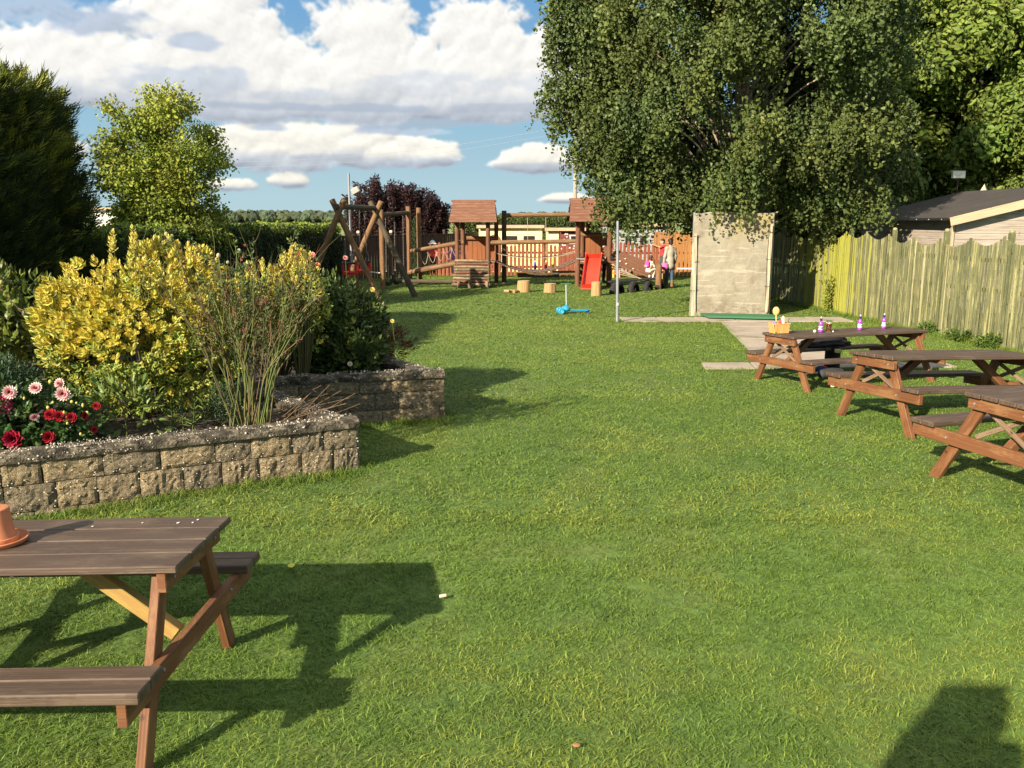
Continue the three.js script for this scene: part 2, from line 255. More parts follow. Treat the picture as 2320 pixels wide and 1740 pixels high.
// ---------------------------------------------------------------- ground, fields, paths, grass
const bump2 = (x, z, cx, cz, rx, rz) => Math.exp(-(((x - cx) / rx) ** 2) - (((z - cz) / rz) ** 2));
const G = (x, z) => -.21 * sstep(-7.4, -4.5, z) + .055 * bump2(x, z, 4.4, -8.6, 3, 2.4) + (z > -40 && z < -2 ? .02 * (fbm(x * .5, z * .5, 3, 2) - .5) : 0);
{
  const axis = (lo, hi, st, far) => { const a = []; for (let v = lo; v <= hi + 1e-6; v += st) a.push(v); let s = st; for (let v = hi; v < far;) { s *= 1.35; v += s; a.push(v); } s = st; for (let v = lo; v > -far;) { s *= 1.35; v -= s; a.unshift(v); } return a; };
  const xs = axis(-8, 14, .4, 2200), zs = axis(-40, 2, .4, 2200), P = [], U = [], C = [], I = [];
  for (const z of zs) for (const x of xs) { P.push(x, G(x, z), z); U.push(x, z); const t = .8 + .4 * fbm(x * .35, z * .35, 8, 3); C.push(t, t, t); }
  for (let j = 0; j + 1 < zs.length; j++) for (let i = 0; i + 1 < xs.length; i++) { const a = j * xs.length + i, b = a + 1, c = a + xs.length, d = c + 1; I.push(a, c, b, b, c, d); }
  const g = new THREE.BufferGeometry(); g.setAttribute('position', new THREE.Float32BufferAttribute(P, 3)); g.setAttribute('uv', new THREE.Float32BufferAttribute(U, 2)); g.setAttribute('color', new THREE.Float32BufferAttribute(C, 3)); g.setIndex(I); g.computeVertexNormals();
  const m = mat({ vertexColors: true, roughness: 1, map: tex(512, 512, (u, v) => { const n = fbm(u * 40, v * 40, 1, 4), k = fbm(u * 6, v * 6, 5, 4); return mix3(mix3([.045, .085, .014], [.11, .19, .03], n), [.14, .16, .04], clamp((k - .52) * 3) * .5); }, .5), bumpMap: gtex(256, 256, (u, v) => fbm(u * 40, v * 40, 2, 3), .8), bumpScale: .012 });
  struct('ground', g, m);
}
const pathOutlines = [                                          // concrete slabs let into the lawn, each a ring of corners
  [[2.52, -19.3], [7.75, -19.35], [7.75, -20.15], [2.52, -20.2]], [[4.72, -19.3], [5.98, -19.3], [5.35, -13.68], [4.02, -13.68]], [[2.98, -13.1], [7.0, -13.25], [7.0, -13.7], [3.05, -13.68]],
];
{
  pathOutlines.forEach((ring, k) => {                            // split into flags with open joints
    const [a, b, c, d] = ring.map(([x, z]) => V(x, 0, z)), long = a.distanceTo(b) > b.distanceTo(c), n = k === 1 ? 6 : k === 0 ? 6 : 5, o = new THREE.Group(); o.name = ['path_across_screen', 'path_along', 'path_across'][k].replace(/_across_screen|_along|_across/, ''); o.name = numbered('path'); o.userData.kind = 'structure'; scene.add(o);
    for (let i = 0; i < n; i++) {
      const e = .0035, t0 = i / n + e, t1 = (i + 1) / n - e, q = long ? [a.clone().lerp(b, t0), a.clone().lerp(b, t1), d.clone().lerp(c, t1), d.clone().lerp(c, t0)] : [a.clone().lerp(d, t0), b.clone().lerp(c, t0), b.clone().lerp(c, t1), a.clone().lerp(d, t1)];
      const ysum = q.reduce((s, p) => s + G(p.x, p.z), 0) / 4, s = new THREE.Shape(q.map((p) => new THREE.Vector2(p.x, -p.z)));
      const g = new THREE.ExtrudeGeometry(s, { depth: .05, bevelEnabled: true, bevelThickness: .006, bevelSize: .006, bevelSegments: 1, bevelOffset: -.006 }).rotateX(-Math.PI / 2).translate(0, ysum - .035 + (i % 3) * .003, 0);
      part(o, 'slab', g, M.concrete);
    }
  });
}
const inside = (ring, x, z) => { let c = false; for (let i = 0, j = ring.length - 1; i < ring.length; j = i++) { const [xi, zi] = ring[i], [xj, zj] = ring[j]; if ((zi > z) !== (zj > z) && x < (xj - xi) * (z - zi) / (zj - zi) + xi) c = !c; } return c; };
const bedRing = [[-8, -4.6], [-4.6, -6.17], [-1.41, -7.7], [-2.62, -9.24], [-.78, -9.76], [-3.0, -13.1], [-8, -13.1]];
const terraceZ = -.35;
{
  const blade = (q, h, w, lean) => {
    const a = q() * TAU, dx = Math.cos(a), dz = Math.sin(a), lx = lean * (q() - .5) * 2, lz = lean * (q() - .5) * 2, x = (q() - .5), z = (q() - .5), pts = [];
    const at = (t, k) => [x * .1 + dx * w / 2 * k * (1 - t * .85) + lx * t * t * h, h * t * (1 - .25 * t * lean), z * .1 + dz * w / 2 * k * (1 - t * .85) + lz * t * t * h];
    const A = at(0, -1), B = at(0, 1), C = at(.55, -1), D = at(.55, 1), E = at(1, 0); pts.push(...A, ...B, ...D, ...A, ...D, ...C, ...C, ...D, ...E); return pts;
  };
  const tuft = (n, h, w, spread, lean, seed) => {
    const q = rng(seed), P = [], C = [];
    for (let i = 0; i < n; i++) { const b = blade(q, h * (.55 + q() * .75), w * (.7 + q() * .6), lean), ox = (q() - .5) * spread, oz = (q() - .5) * spread, k = q(), c = k > .92 ? [1.45, 1.3, 1.45] : k > .5 ? [1.1, 1.08, 1.05] : k > .25 ? [.85, .92, .85] : [.5, .62, .6]; for (let j = 0; j < b.length; j += 3) { P.push(b[j] + ox, b[j + 1], b[j + 2] + oz); const t = .5 + .7 * clamp(b[j + 1] / h); C.push(c[0] * t, c[1] * t, c[2] * t); } }
    const g = new THREE.BufferGeometry(); g.setAttribute('position', new THREE.Float32BufferAttribute(P, 3)); g.setAttribute('color', new THREE.Float32BufferAttribute(C, 3)); g.computeVertexNormals(); return g;
  };
  const gm = leafMat({ roughness: .6, transmission: .33, specularIntensity: .5 });
  const kinds = [tuft(44, .034, .0062, .16, 1.6, 1), tuft(44, .029, .0070, .16, 1.85, 2), tuft(36, .043, .0056, .15, 1.4, 3), tuft(34, .040, .0105, .26, 1.5, 4), tuft(26, .048, .020, .42, 1.5, 5)];
  const lists = kinds.map(() => []), q = rng(901);
  const free = (x, z, e) => !inside(bedRing, x, z) && !pathOutlines.some((r) => inside(r, x, z));
  const scatter = (z0, z1, per, pick, sc) => {
    const step = 1 / Math.sqrt(per);
    for (let z = z0; z > z1; z -= step) {
      const half = -z * .62 + 1.0, x0 = Math.max(-half, -7.6), x1 = Math.min(half, 9.2 + (z + 14.8) * .13);
      for (let x = x0; x < x1; x += step) {
        const px = x + (q() - .5) * step * 1.6, pz = z + (q() - .5) * step * 1.6; if (!free(px, pz)) continue;
        const n = fbm(px * .9, pz * .9, 5, 4), m = fbm(px * 3.1 + 7, pz * 3.1, 2, 3), w = clamp((n - .45) * 3.2), d = clamp((m - .52) * 5);
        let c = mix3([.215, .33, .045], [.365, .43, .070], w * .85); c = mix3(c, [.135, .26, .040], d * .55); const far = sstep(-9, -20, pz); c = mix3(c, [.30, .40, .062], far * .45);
        const worn = sstep(.66, .80, fbm(px * 1.7 + 30, pz * 1.7, 9, 4)); c = mix3(c, [.30, .29, .08], worn * .5);
        const edge = 1, s = sc * (.75 + q() * .5) * (1 - .35 * worn), k = 1 + (q() - .5) * .3;
        const t = pick(q); lists[t].push([new THREE.Matrix4().compose(V(px, G(px, pz) - .004, pz), new THREE.Quaternion().setFromAxisAngle(UPV, q() * TAU), V(s, s * (.75 + q() * .55) * (t > 2 ? .72 : 1), s)), RGB(c[0] * k, c[1] * k, c[2] * k)]);
      }
    }
  };
  scatter(-1.2, -6.5, 190, (q) => (q() < .4 ? 0 : q() < .6 ? 1 : 2), 1);
  scatter(-6.5, -11, 110, (q) => (q() < .5 ? 0 : q() < .5 ? 1 : 3), 1.12);
  scatter(-11, -20, 62, () => 3, 1.15);
  scatter(-20, -38, 26, () => 4, 1.1);
  const o = new THREE.Group(); o.name = 'grass'; scene.add(o); tag(o, 'short green mown lawn grass covering the whole garden', 'grass', null, 'stuff');
  kinds.forEach((g, i) => instanced(o, 'blades', g, gm, lists[i]));
  { const dq = rng(77), l = []; for (let i = 0; i < 260; i++) { const z = -8.5 - dq() * 22, x = (dq() - .5) * -z * 1.15; if (!free(x, z) || x > 8 || x < -6 || fbm(x * .6, z * .6, 4, 3) < .48) continue; l.push([new THREE.Matrix4().compose(V(x, G(x, z) + .022 + dq() * .02, z), new THREE.Quaternion(), V(.005 + dq() * .004, .004, .005 + dq() * .004)), RGB(.55, .55, .46)]); } instanced(o, 'clover_flowers', new THREE.IcosahedronGeometry(1, 1), flat(1, 1, 1, .8), l); }
  // longer fringe along the foot of the walls, posts and fence
  const fr = [], line = (a, b, n, h) => { for (let i = 0; i < n; i++) { const t = q(), p = V(lerp(a[0], b[0], t) + (q() - .5) * .14, 0, lerp(a[1], b[1], t) + (q() - .5) * .14); p.y = G(p.x, p.z) - .004; const s = .8 + q() * h; fr.push([new THREE.Matrix4().compose(p, new THREE.Quaternion().setFromAxisAngle(UPV, q() * TAU), V(s * .8, s * (1 + q()), s * .8)), RGB(.15 + q() * .08, .26 + q() * .05, .04)]); } };
  line([-4.6, -6.10], [-1.35, -7.62], 150, .9); line([-1.32, -7.72], [-2.5, -9.22], 60, .8); line([-2.5, -9.2], [-.74, -9.66], 110, .9); line([-.7, -9.8], [-2.6, -12.6], 80, .8);
  line([8.95, -13.4], [7.4, -25.6], 420, 1.6); line([2.4, -19.25], [2.35, -19.3], 8, 1); line([4.3, -20.62], [6.1, -20.25], 50, .8); line([2.5, -19.22], [4.7, -19.22], 60, .4); line([2.9, -13.03], [7, -13.18], 80, .5); line([3, -13.75], [4, -13.75], 20, .5); line([5.98, -19.2], [5.4, -13.8], 60, .5); line([4.65, -19.2], [3.97, -13.8], 60, .5); line([-3.5, -35.0], [8, -34.5], 260, 1.3);
  instanced(o, 'fringe', kinds[2], gm, fr);
}
// ---------------------------------------------------------------- stone raised bed
{
  const q = rng(31);
  const variants = Array.from({ length: 9 }, (_, k) => {         // rough-faced blocks, 1 m x 1 m x .2 m before scaling, face towards +z
    const g = new THREE.BoxGeometry(1, 1, .2, 12, 8, 1).toNonIndexed(), p = g.attributes.position, u = g.attributes.uv, s = k * 13.7;
    for (let i = 0; i < p.count; i++) {
      const x = p.getX(i), y = p.getY(i), front = p.getZ(i) > 0, ex = Math.min(.5 - Math.abs(x), .5 - Math.abs(y) * .9);
      if (front) p.setZ(i, .1 + .040 * (fbm(x * 3.4 + s, y * 1.8, k, 3) - .2) * sstep(0, .14, ex) - .012 + .026 * (fbm(x * 11 + s, y * 5, 3, 2) - .4) * sstep(-.02, .08, ex));
      if (ex < .02) { p.setX(i, x + (vnoise(y * 5 + s, x * 3, front ? 1 : 1) - .5) * .03); p.setY(i, y + (vnoise(x * 6 + s, y * 3, 7) - .5) * .05); }
    }
    g.computeVertexNormals(); return g;
  });
  const bed = thing('stone_planter', 'zigzag raised flower bed of rough stone blocks on the left of the lawn', 'raised bed');
  const pebbles = [];
  const wall = (a, b, h, courses, t0, lens, face = 1, endCap = true) => { // face is on the right-hand side walking from a to b
    const A = V(a[0], 0, a[1]), B = V(b[0], 0, b[1]), L = A.distanceTo(B), dir = B.clone().sub(A).normalize(), out = V(-dir.z, 0, dir.x).multiplyScalar(face), turn = Math.atan2(out.x, out.z);
    const ys = [h - .045]; for (const c of courses) ys.push(ys[ys.length - 1] - c);
    const pos = (s, y, o) => A.clone().addScaledVector(dir, s).addScaledVector(out, o).setY(y);
    const core = new THREE.BoxGeometry(L, h + .3, .15); { const u = core.attributes.uv; for (let i = 0; i < u.count; i++) u.setXY(i, u.getX(i) * L, u.getY(i) * (h + .3)); }
    core.rotateY(turn).translate(...pos(L / 2, (h - .04) / 2 - .17, -.115).toArray()); part(bed, 'mortar', core, M.mortar);
    for (let c = 0; c < courses.length; c++) {
      let s = -(c % 2 ? .17 : 0) - q() * .06;
      while (s < L) {
        let w = lens[0] + q() * (lens[1] - lens[0]); if (c > 1) w *= 1.05; const s0 = Math.max(0, s), s1 = Math.min(L, s + w); s += w; if (s1 - s0 < .05) continue;
        const hh = ys[c] - ys[c + 1], m = part(bed, 'stone', variants[Math.floor(q() * 9)], M.stone[Math.floor(q() * 3)]);
        m.scale.set(s1 - s0 - .004 - q() * .005, hh - .004 - q() * .005, .95); m.position.copy(pos((s0 + s1) / 2, (ys[c] + ys[c + 1]) / 2 + (q() - .5) * .006, -.1 + (q() - .5) * .016)); m.rotation.set(0, turn + (q() - .5) * .025, (q() - .5) * .018);
      }
    }
    // mortar coping, lumpy, strewn with pale pebbles
    const n = Math.ceil(L / .05), P = [], U = [], I = [], prof = [[.018, -.055], [.022, -.01], [.0, .022], [-.06, .03], [-.13, .026], [-.2, .015], [-.215, -.05]];
    for (let i = 0; i <= n; i++) prof.forEach(([o, y], k) => { const s = L * i / n, nn = fbm(s * 9 + h * 9, k * .9, a[0], 4) - .5; const p = pos(s, h - .03 + y + nn * .075 * (k === 0 || k === 6 ? .3 : 1), o + nn * .06); P.push(p.x, p.y, p.z); U.push(s, k * .06); });
    for (let i = 0; i < n; i++) for (let k = 0; k < 6; k++) { const e = i * 7 + k; if (face > 0) I.push(e, e + 1, e + 7, e + 7, e + 1, e + 8); else I.push(e, e + 7, e + 1, e + 7, e + 8, e + 1); }
    for (const row of [0, n]) for (let k = 1; k < 6; k++) I.push(row * 7, row * 7 + k, row * 7 + k + 1);
    const g = new THREE.BufferGeometry(); g.setAttribute('position', new THREE.Float32BufferAttribute(P, 3)); g.setAttribute('uv', new THREE.Float32BufferAttribute(U, 2)); g.setIndex(I); const gg = g.toNonIndexed(); gg.computeVertexNormals(); part(bed, 'coping', gg, M.coping);
    for (let i = 0; i < L * 330; i++) { const k = q(), o = k < .5 ? .028 - q() * .06 : -.02 - q() * .17, y = o > 0 ? h - .085 + q() * .07 : h + .004 + (q() - .5) * .012, s = q() * L; if (fbm(s * 5, o * 12, 3, 3) < .44) continue; const r = .003 + q() * q() * .007; pebbles.push([new THREE.Matrix4().compose(pos(s, y, o), new THREE.Quaternion().setFromEuler(new THREE.Euler(q() * 6, q() * 6, 0)), V(r * 1.4, r * .8, r)), RGB(...mix3([.16, .13, .095], [.62, .57, .47], q()))]); }
    for (let i = 0; i < L * 60; i++) { const s = q() * L, r = .003 + q() * .004; pebbles.push([new THREE.Matrix4().compose(pos(s, h - .1 - q() * .42, .012 + q() * .008), new THREE.Quaternion(), V(r * 1.3, r, r)), RGB(.5, .46, .38)]); }
  };
  wall([-5.6, -5.68], [-1.41, -7.7], .50, [.23, .22, .2], 0, [.28, .45]);
  wall([-1.56, -7.80], [-2.66, -9.22], .49, [.23, .22, .2], 0, [.3, .42]);
  wall([-2.72, -9.26], [-.78, -9.78], .58, [.19, .195, .195, .15], 0, [.26, .40]);
  wall([-.93, -9.90], [-3.0, -13.1], .57, [.19, .195, .195, .15], 0, [.28, .42]);
  instanced(bed, 'pebbles', new THREE.IcosahedronGeometry(1, 0), flat(1, 1, 1, .6), pebbles);
  const s = new THREE.Shape([[-8, -4.5], [-5.62, -5.78], [-1.55, -7.74], [-2.74, -9.36], [-.95, -9.86], [-3.1, -13], [-8, -13]].map(([x, z]) => new THREE.Vector2(x, -z)));
  const g = new THREE.ShapeGeometry(s).rotateX(-Math.PI / 2).translate(0, .40, 0); { const u = g.attributes.uv, p = g.attributes.position; for (let i = 0; i < u.count; i++) u.setXY(i, p.getX(i), p.getZ(i)); }
  struct('soil', g, mat({ map: tex(512, 512, (u, v) => { const n = fbm(u * 50, v * 50, 3, 4), m = fbm(u * 9, v * 9, 6, 3); return mix3([.018, .013, .009], [.075, .056, .038], n * .7 + m * .3); }, 1), bumpMap: gtex(256, 256, (u, v) => fbm(u * 36, v * 36, 9, 4), 1), bumpScale: .03, roughness: 1 }));
}

// ---------------------------------------------------------------- picnic tables
function picnicTable(label, pos, yaw, roll, pitch, o) {           // local x runs along the table from its near end frame, y up
  const t = thing('picnic_table', label, 'picnic table', pos, 0, 'picnic tables on the lawn');
  t.rotation.set(pitch * Math.PI / 180, yaw * Math.PI / 180, roll * Math.PI / 180, 'YZX'); t.scale.setScalar(o.s ?? 1);
  const L = o.L, W = o.W, H = o.H, S = o.S, B = o.B, f = o.f, n = o.n, q = rng(o.seed), th = .038, ins = o.ins ?? .1, red = M.red;
  const pw = 2 * W / n - .007;
  for (let i = 0; i < n; i++) part(t, 'plank', cbox(L + (q() - .5) * .012, th, pw, .006, RB).rotateX((q() - .5) * .012).translate(L / 2 + (q() - .5) * .01, H - th / 2 + (q() - .5) * .004, -W + (i + .5) * (2 * W / n)), M.top);
  for (const s of [-1, 1]) for (let k = 0; k < 2; k++) part(t, 'seat_plank', cbox(L + (q() - .5) * .012, (o.sth ?? th + .004), .122, .006, RB).translate(L / 2, S - (o.sth ?? th) / 2 + (q() - .5) * .004, s * (B - .062 - k * .13)), M.top);
  const ends = [[ins, -1], [L - ins, 1]]; if (o.mid) ends.push([L / 2, 0]);
  for (const [x, side] of ends) {
    const ox = side * .047;
    part(t, 'cleat', bxAt(x + ox, H - th - .05, 0, .045, .098, W * 2 - .04), red);
    part(t, 'seat_rail', bxAt(x + ox, S - (o.sth ?? th) - .055, 0, .045, .108, B * 2 - .02), red);
    for (const s of [-1, 1]) { const a = V(x, -(o.foot ?? .06), s * (f + .03)), b = V(x, H - th - .006, s * (W - .12 - .02)); part(t, 'leg', bar(b, a, .046, .095, .004, V(0, 0, s)), o.leg && s < 0 ? o.leg : red); }
    if (o.cross && side) for (const s of [-1, 1]) part(t, 'cross_brace', bar(V(x - ox * .6 - .006 * s, S - th - .01, s * .26), V(x - ox * .6 - .006 * s, H - th - .08, -s * .2), .018, .04, .003, V(0, 0, 1)), M.brace);
    if (side) part(t, 'brace', bar(V(x - side * .05, S - .13, 0), V(x - side * (o.br ?? .52), H - th - .012, 0), .07, .075, .004), o.brace ?? red);
    for (const s of [-1, 1]) for (const [zz, yy] of [[W * .72, H - .088], [B * .55, S - .093]]) part(t, 'bolt', new THREE.CylinderGeometry(.009, .009, .008, 8).rotateZ(Math.PI / 2).translate(x + ox + side * .026, yy, s * zz), M.galv);
  }
  if (o.mid) part(t, 'batten', bxAt(L * .35, H - th - .03, 0, .09, .04, W * 1.8), red), part(t, 'batten', bxAt(L * .65, H - th - .03, 0, .09, .04, W * 1.8), red);
  return t;
}
const TA = picnicTable('brown picnic table in the left foreground with a terracotta pot on its top', [-1.564, -.103, -4.161], 180, -1, 2.3, { L: 1.85, W: .398, H: .783, S: .407, B: .88, f: .62, n: 4, seed: 1, ins: .13, brace: M.redGreen, br: .62, foot: .2, sth: .054 });
const TB = picnicTable('farthest picnic table on the right, with bottles, a beer glass and a cutlery basket', [3.677, -.011, -11.775], 20.3, -.3, -1.6, { s: .991, L: 2.38, W: .344, H: .745, S: .438, B: .735, f: .566, n: 5, seed: 2, cross: true });
const TC = picnicTable('bare picnic table standing between the bottle table and the nearest right-hand table', [3.888, .062, -9.208], 14.9, -2, -2.7, { s: 1.047, L: 1.95, W: .347, H: .761, S: .477, B: .734, f: .553, n: 5, seed: 3, cross: true });
const TD = picnicTable('nearest right-hand picnic table with mossy plank ends, cut off by the frame edge', [3.892, .059, -6.766], 20.7, -.7, 1.1, { s: 1.046, L: 1.9, W: .309, H: .782, S: .448, B: .823, f: .567, n: 4, seed: 4, cross: true });
// ---------------------------------------------------------------- playground
const GY = (x, z) => G(x, z);
const plog = (parent, name, a, b, r0, m = M.pole, r1 = r0, label) => part(parent, name, log(a, b, r0, r1), m, label);
function chain(parent, pts, r = .012, name = 'chain') {           // oval links
  const curve = new THREE.CatmullRomCurve3(pts), L = curve.getLength(), n = Math.max(4, Math.round(L / .05)), link = new THREE.TorusGeometry(.02, r * .55, 4, 8).scale(.75, 1.5, 1), l = [];
  for (let i = 0; i <= n; i++) { const p = curve.getPointAt(i / n), d = curve.getTangentAt(i / n); l.push(link.clone().applyMatrix4(new THREE.Matrix4().makeRotationY(i % 2 ? Math.PI / 2 : 0)).applyQuaternion(new THREE.Quaternion().setFromUnitVectors(UPV, d)).translate(p.x, p.y, p.z)); }
  return part(parent, name, mergeGeometries(l), M.chain);
}
{ // A-frame swing
  const t = thing('a_frame_swing', 'timber A-frame swing with crossed round poles beside the dark hedge', 'swing frame');
  const ax = V(.253, 0, -.967), pp = V(.967, 0, .253), A = V(-4.66, 0, -23.5), B = V(-4.02, 0, -25.88);
  for (const [c, k] of [[A, 0], [B, 1]]) for (const s of [-1, 1]) { const foot = c.clone().addScaledVector(pp, s * 1.22).addScaledVector(ax, s * .05), top = c.clone().addScaledVector(pp, -s * .2).setY(2.80).addScaledVector(ax, s * .05); foot.y = GY(foot.x, foot.z) - .1; plog(t, 'pole', foot, top, .088, k && s > 0 ? M.poleDark : M.pole, .08); }
  plog(t, 'crossbar', A.clone().setY(2.62).addScaledVector(ax, -.2), B.clone().setY(2.6).addScaledVector(ax, .2), .075, M.poleDark);
  const seat = (u, label) => {
    const p = A.clone().lerp(B, u), s = thing('cradle_swing', label, 'swing seat', [p.x, .14, p.z], 0, 'red cradle swing seats'), w = .2;
    const shell = []; const post = (x, z) => shell.push(new THREE.CapsuleGeometry(.018, .24, 3, 8).translate(x, .80, z));
    for (const [x, z] of [[-.17, -.15], [.17, -.15], [-.17, .15], [.17, .15], [0, .165], [0, -.165], [-.185, 0], [.185, 0]]) post(x, z);
    const ring = (y, rx, rz, r) => { const pts = []; for (let i = 0; i < 16; i++) { const a = i / 16 * TAU; pts.push(V(Math.sign(Math.cos(a)) * Math.pow(Math.abs(Math.cos(a)), .5) * rx, y, Math.sign(Math.sin(a)) * Math.pow(Math.abs(Math.sin(a)), .5) * rz)); } return new THREE.TubeGeometry(new THREE.CatmullRomCurve3(pts, true), 40, r, 7, true); };
    part(s, 'cradle', merged([...shell, ring(.70, .175, .155, .026)]), M.redPlastic); part(s, 'top_rail', ring(.945, .19, .17, .026), M.black);
    part(s, 'base', cbox(.36, .05, .32, .02).translate(0, .655, 0), M.redPlastic);
    for (const sx of [-1, 1]) { chain(s, [V(sx * .06, 2.44, 0), V(sx * .1, 1.25, 0)]); part(s, 'yoke', merged([tube([V(sx * .1, 1.25, 0), V(sx * .19, .95, .14)], .008, 4), tube([V(sx * .1, 1.25, 0), V(sx * .19, .95, -.14)], .008, 4)]), M.chain); }
    s.rotation.y = .25;
  };
  seat(.22, 'red cradle swing seat hanging nearer the front pole'); seat(.60, 'red cradle swing seat hanging farther from the viewer, right one');
}
{ // second swing set behind
  const t = thing('swing_set', 'tall square swing frame behind the A-frame, hung with black seats', 'swing frame');
  const a = V(-4.28, 0, -28.6), b = V(-3.6, 0, -30.4);
  plog(t, 'post', V(a.x, -.1, a.z), V(a.x, 2.6, a.z), .085); plog(t, 'post', V(b.x, -.1, b.z), V(b.x, 2.72, b.z), .085);
  plog(t, 'crossbar', V(a.x, 2.42, a.z), V(b.x, 2.5, b.z), .075, M.poleDark);
  plog(t, 'ground_rail', V(-3.9, .22, -29.2), V(-2.0, .2, -29.3), .07, M.poleDark); plog(t, 'stub_post', V(-5.3, -.1, -29.3), V(-5.3, 1.12, -29.3), .1);
  part(t, 'tie_rod', tube([V(-5.2, .56, -29.3), V(-4.35, .53, -28.65)], .018, 6), M.white);
  for (const [u, tilt] of [[.18, .1], [.5, .3], [.82, -.15]]) {
    const p = a.clone().lerp(b, u), s = thing('tyre_swing', ['black rubber swing seat nearest the left post of the rear swings', 'black rubber swing seat in the middle of the rear swings', 'black rubber swing seat nearest the right post of the rear swings'][Math.round(u * 3 - .5)], 'swing seat', [p.x, 0, p.z], -.35, 'black seats of the rear swings');
    chain(s, [V(-.03, 2.4, 0), V(-.05, .58, 0)], .014); part(s, 'tyre_strip', new THREE.TorusGeometry(.19, .06, 8, 22, Math.PI * 1.25).rotateZ(-Math.PI * 1.12).rotateY(1.1 + tilt).scale(1, 1.15, 1).translate(0, .37, 0), M.rubber); part(s, 'bolt', new THREE.SphereGeometry(.025, 8, 6).translate(-.05, .57, 0), M.galv);
  }
}
function roofOf(t, x0, x1, zf, zb, zr, ye, yr, rows) {           // shingled double pitch roof, ridge along x
  const r = part(t, 'roof', bar(V(x0 + .04, yr - .03, zr), V(x1 - .04, yr - .03, zr), .05, .06), M.play);
  for (const [ze, s] of [[zf, 1], [zb, -1]]) for (let i = 0; i < rows; i++) {
    const t0 = i / rows, t1 = (i + 1.18) / rows, a = V(0, lerp(ye, yr, t0), lerp(ze, zr, t0)), b = V(0, lerp(ye, yr, Math.min(1, t1)), lerp(ze, zr, Math.min(1, t1))), mid = a.clone().add(b).multiplyScalar(.5), len = a.distanceTo(b), ang = Math.atan2(b.y - a.y, -(b.z - a.z) * s), taper = lerp(0, .10, (t0 + t1) / 2);
    const g = cbox(x1 - x0 - taper * 2 + (RB() - .5) * .03, .022, len, .004, RB).rotateX(s * (ang - .07)).translate((x0 + x1) / 2 + .0, mid.y + .012, mid.z); part(r, 'board', g, M.shingle);
  }
  for (const [x, s] of [[x0 + .12, -1], [x1 - .12, 1]]) { const sh = new THREE.Shape([[zf - zr, ye], [zb - zr, ye], [0, yr - .02]].map(([a, b]) => new THREE.Vector2(a, b))); part(r, 'gable', new THREE.ExtrudeGeometry(sh, { depth: .02, bevelEnabled: false }).rotateY(-Math.PI / 2).translate(x, -.02, zr), M.brown); }
  return r;
}
{ // left tower
  const t = thing('play_tower', 'left brown play tower with shingled roof and log steps', 'play tower');
  for (const [x, z] of [[-1.88, -29.8], [-.82, -29.8], [-1.75, -31.0], [-.56, -31.0]]) plog(t, 'post', V(x, -.1, z), V(x, 2.25, z), .075, M.play);
  roofOf(t, -2.14, -.50, -29.42, -31.4, -30.4, 2.17, 2.93, 8);
  const deck = part(t, 'deck', bxAt(-1.25, .80, -30.4, 1.3, .05, 1.3), M.play); for (let i = 0; i < 7; i++) part(deck, 'board', bxAt(-1.25, .852, -29.85 - i * .185, 1.34, .045, .17), M.step);
  const pan = part(t, 'back_panel', bxAt(-1.08, 1.22, -31.06, .98, .70, .02), M.brown); for (let i = 0; i < 6; i++) part(pan, 'board', bxAt(-1.49 + i * .164, 1.22, -31.03, .158, .70, .03), M.panel);
  plog(t, 'top_log', V(-1.62, 1.62, -30.98), V(-.5, 1.62, -30.98), .075, M.pole); part(t, 'side_panel', bxAt(-.58, 1.15, -30.4, .03, .55, 1.1), M.panel);
  const st = part(t, 'steps', bar(V(-.80, .1, -29.0), V(-.80, .84, -29.72), .06, .14), M.poleDark); part(st, 'stringer', bar(V(-1.95, .1, -29.0), V(-1.86, .84, -29.72), .06, .14), M.poleDark);
  for (let i = 0; i < 9; i++) { const k = i / 8, y = lerp(.12, .87, k), z = lerp(-28.98, -29.7, k), hw = lerp(.64, .57, k) + (RB() - .5) * .03; part(st, 'split_log', log(V(-1.38 - hw, y, z), V(-1.38 + hw, y + (RB() - .5) * .02, z + (RB() - .5) * .03), .056, .05, 9, .2), i % 3 === 1 ? M.play : M.step); }
  for (const [x, z] of [[-1.78, -28.95], [-1.42, -28.94], [-.84, -28.92]]) plog(t, 'stub_post', V(x, -.1, z), V(x, .24, z), .06, M.step);
  // inclined walkway on the left
  plog(t, 'hand_rail', V(-3.5, 1.2, -29.9), V(-1.66, 1.50, -29.9), .07, M.pole); plog(t, 'hand_rail', V(-3.3, 1.2, -31.2), V(-1.75, 1.5, -31.0), .07, M.poleDark);
  plog(t, 'walk_beam', V(-3.6, .46, -29.9), V(-1.9, .78, -29.9), .085, M.pole); plog(t, 'walk_beam', V(-3.4, .46, -31.1), V(-1.8, .78, -31.0), .085, M.poleDark);
  for (let i = 0; i < 8; i++) { const k = (i + .5) / 8; part(t, 'walk_board', bxAt(lerp(-3.5, -1.95, k), lerp(.52, .84, k), -30.5, .16, .04, 1.15), M.step); }
  plog(t, 'post', V(-3.3, -.1, -30.9), V(-3.3, 2.68, -30.9), .085, M.pole);
  const net = []; for (let i = 0; i < 5; i++) { const x = lerp(-3.2, -2.1, i / 4), y0 = lerp(.62, .85, i / 4); net.push(tube([V(x, y0 + .5, -29.9), V(x + .2, y0 + .12, -29.92), V(x + .32, y0 + .5, -29.9)], .011, 10, 5)); } part(t, 'rope_net', merged(net), M.rope);
}
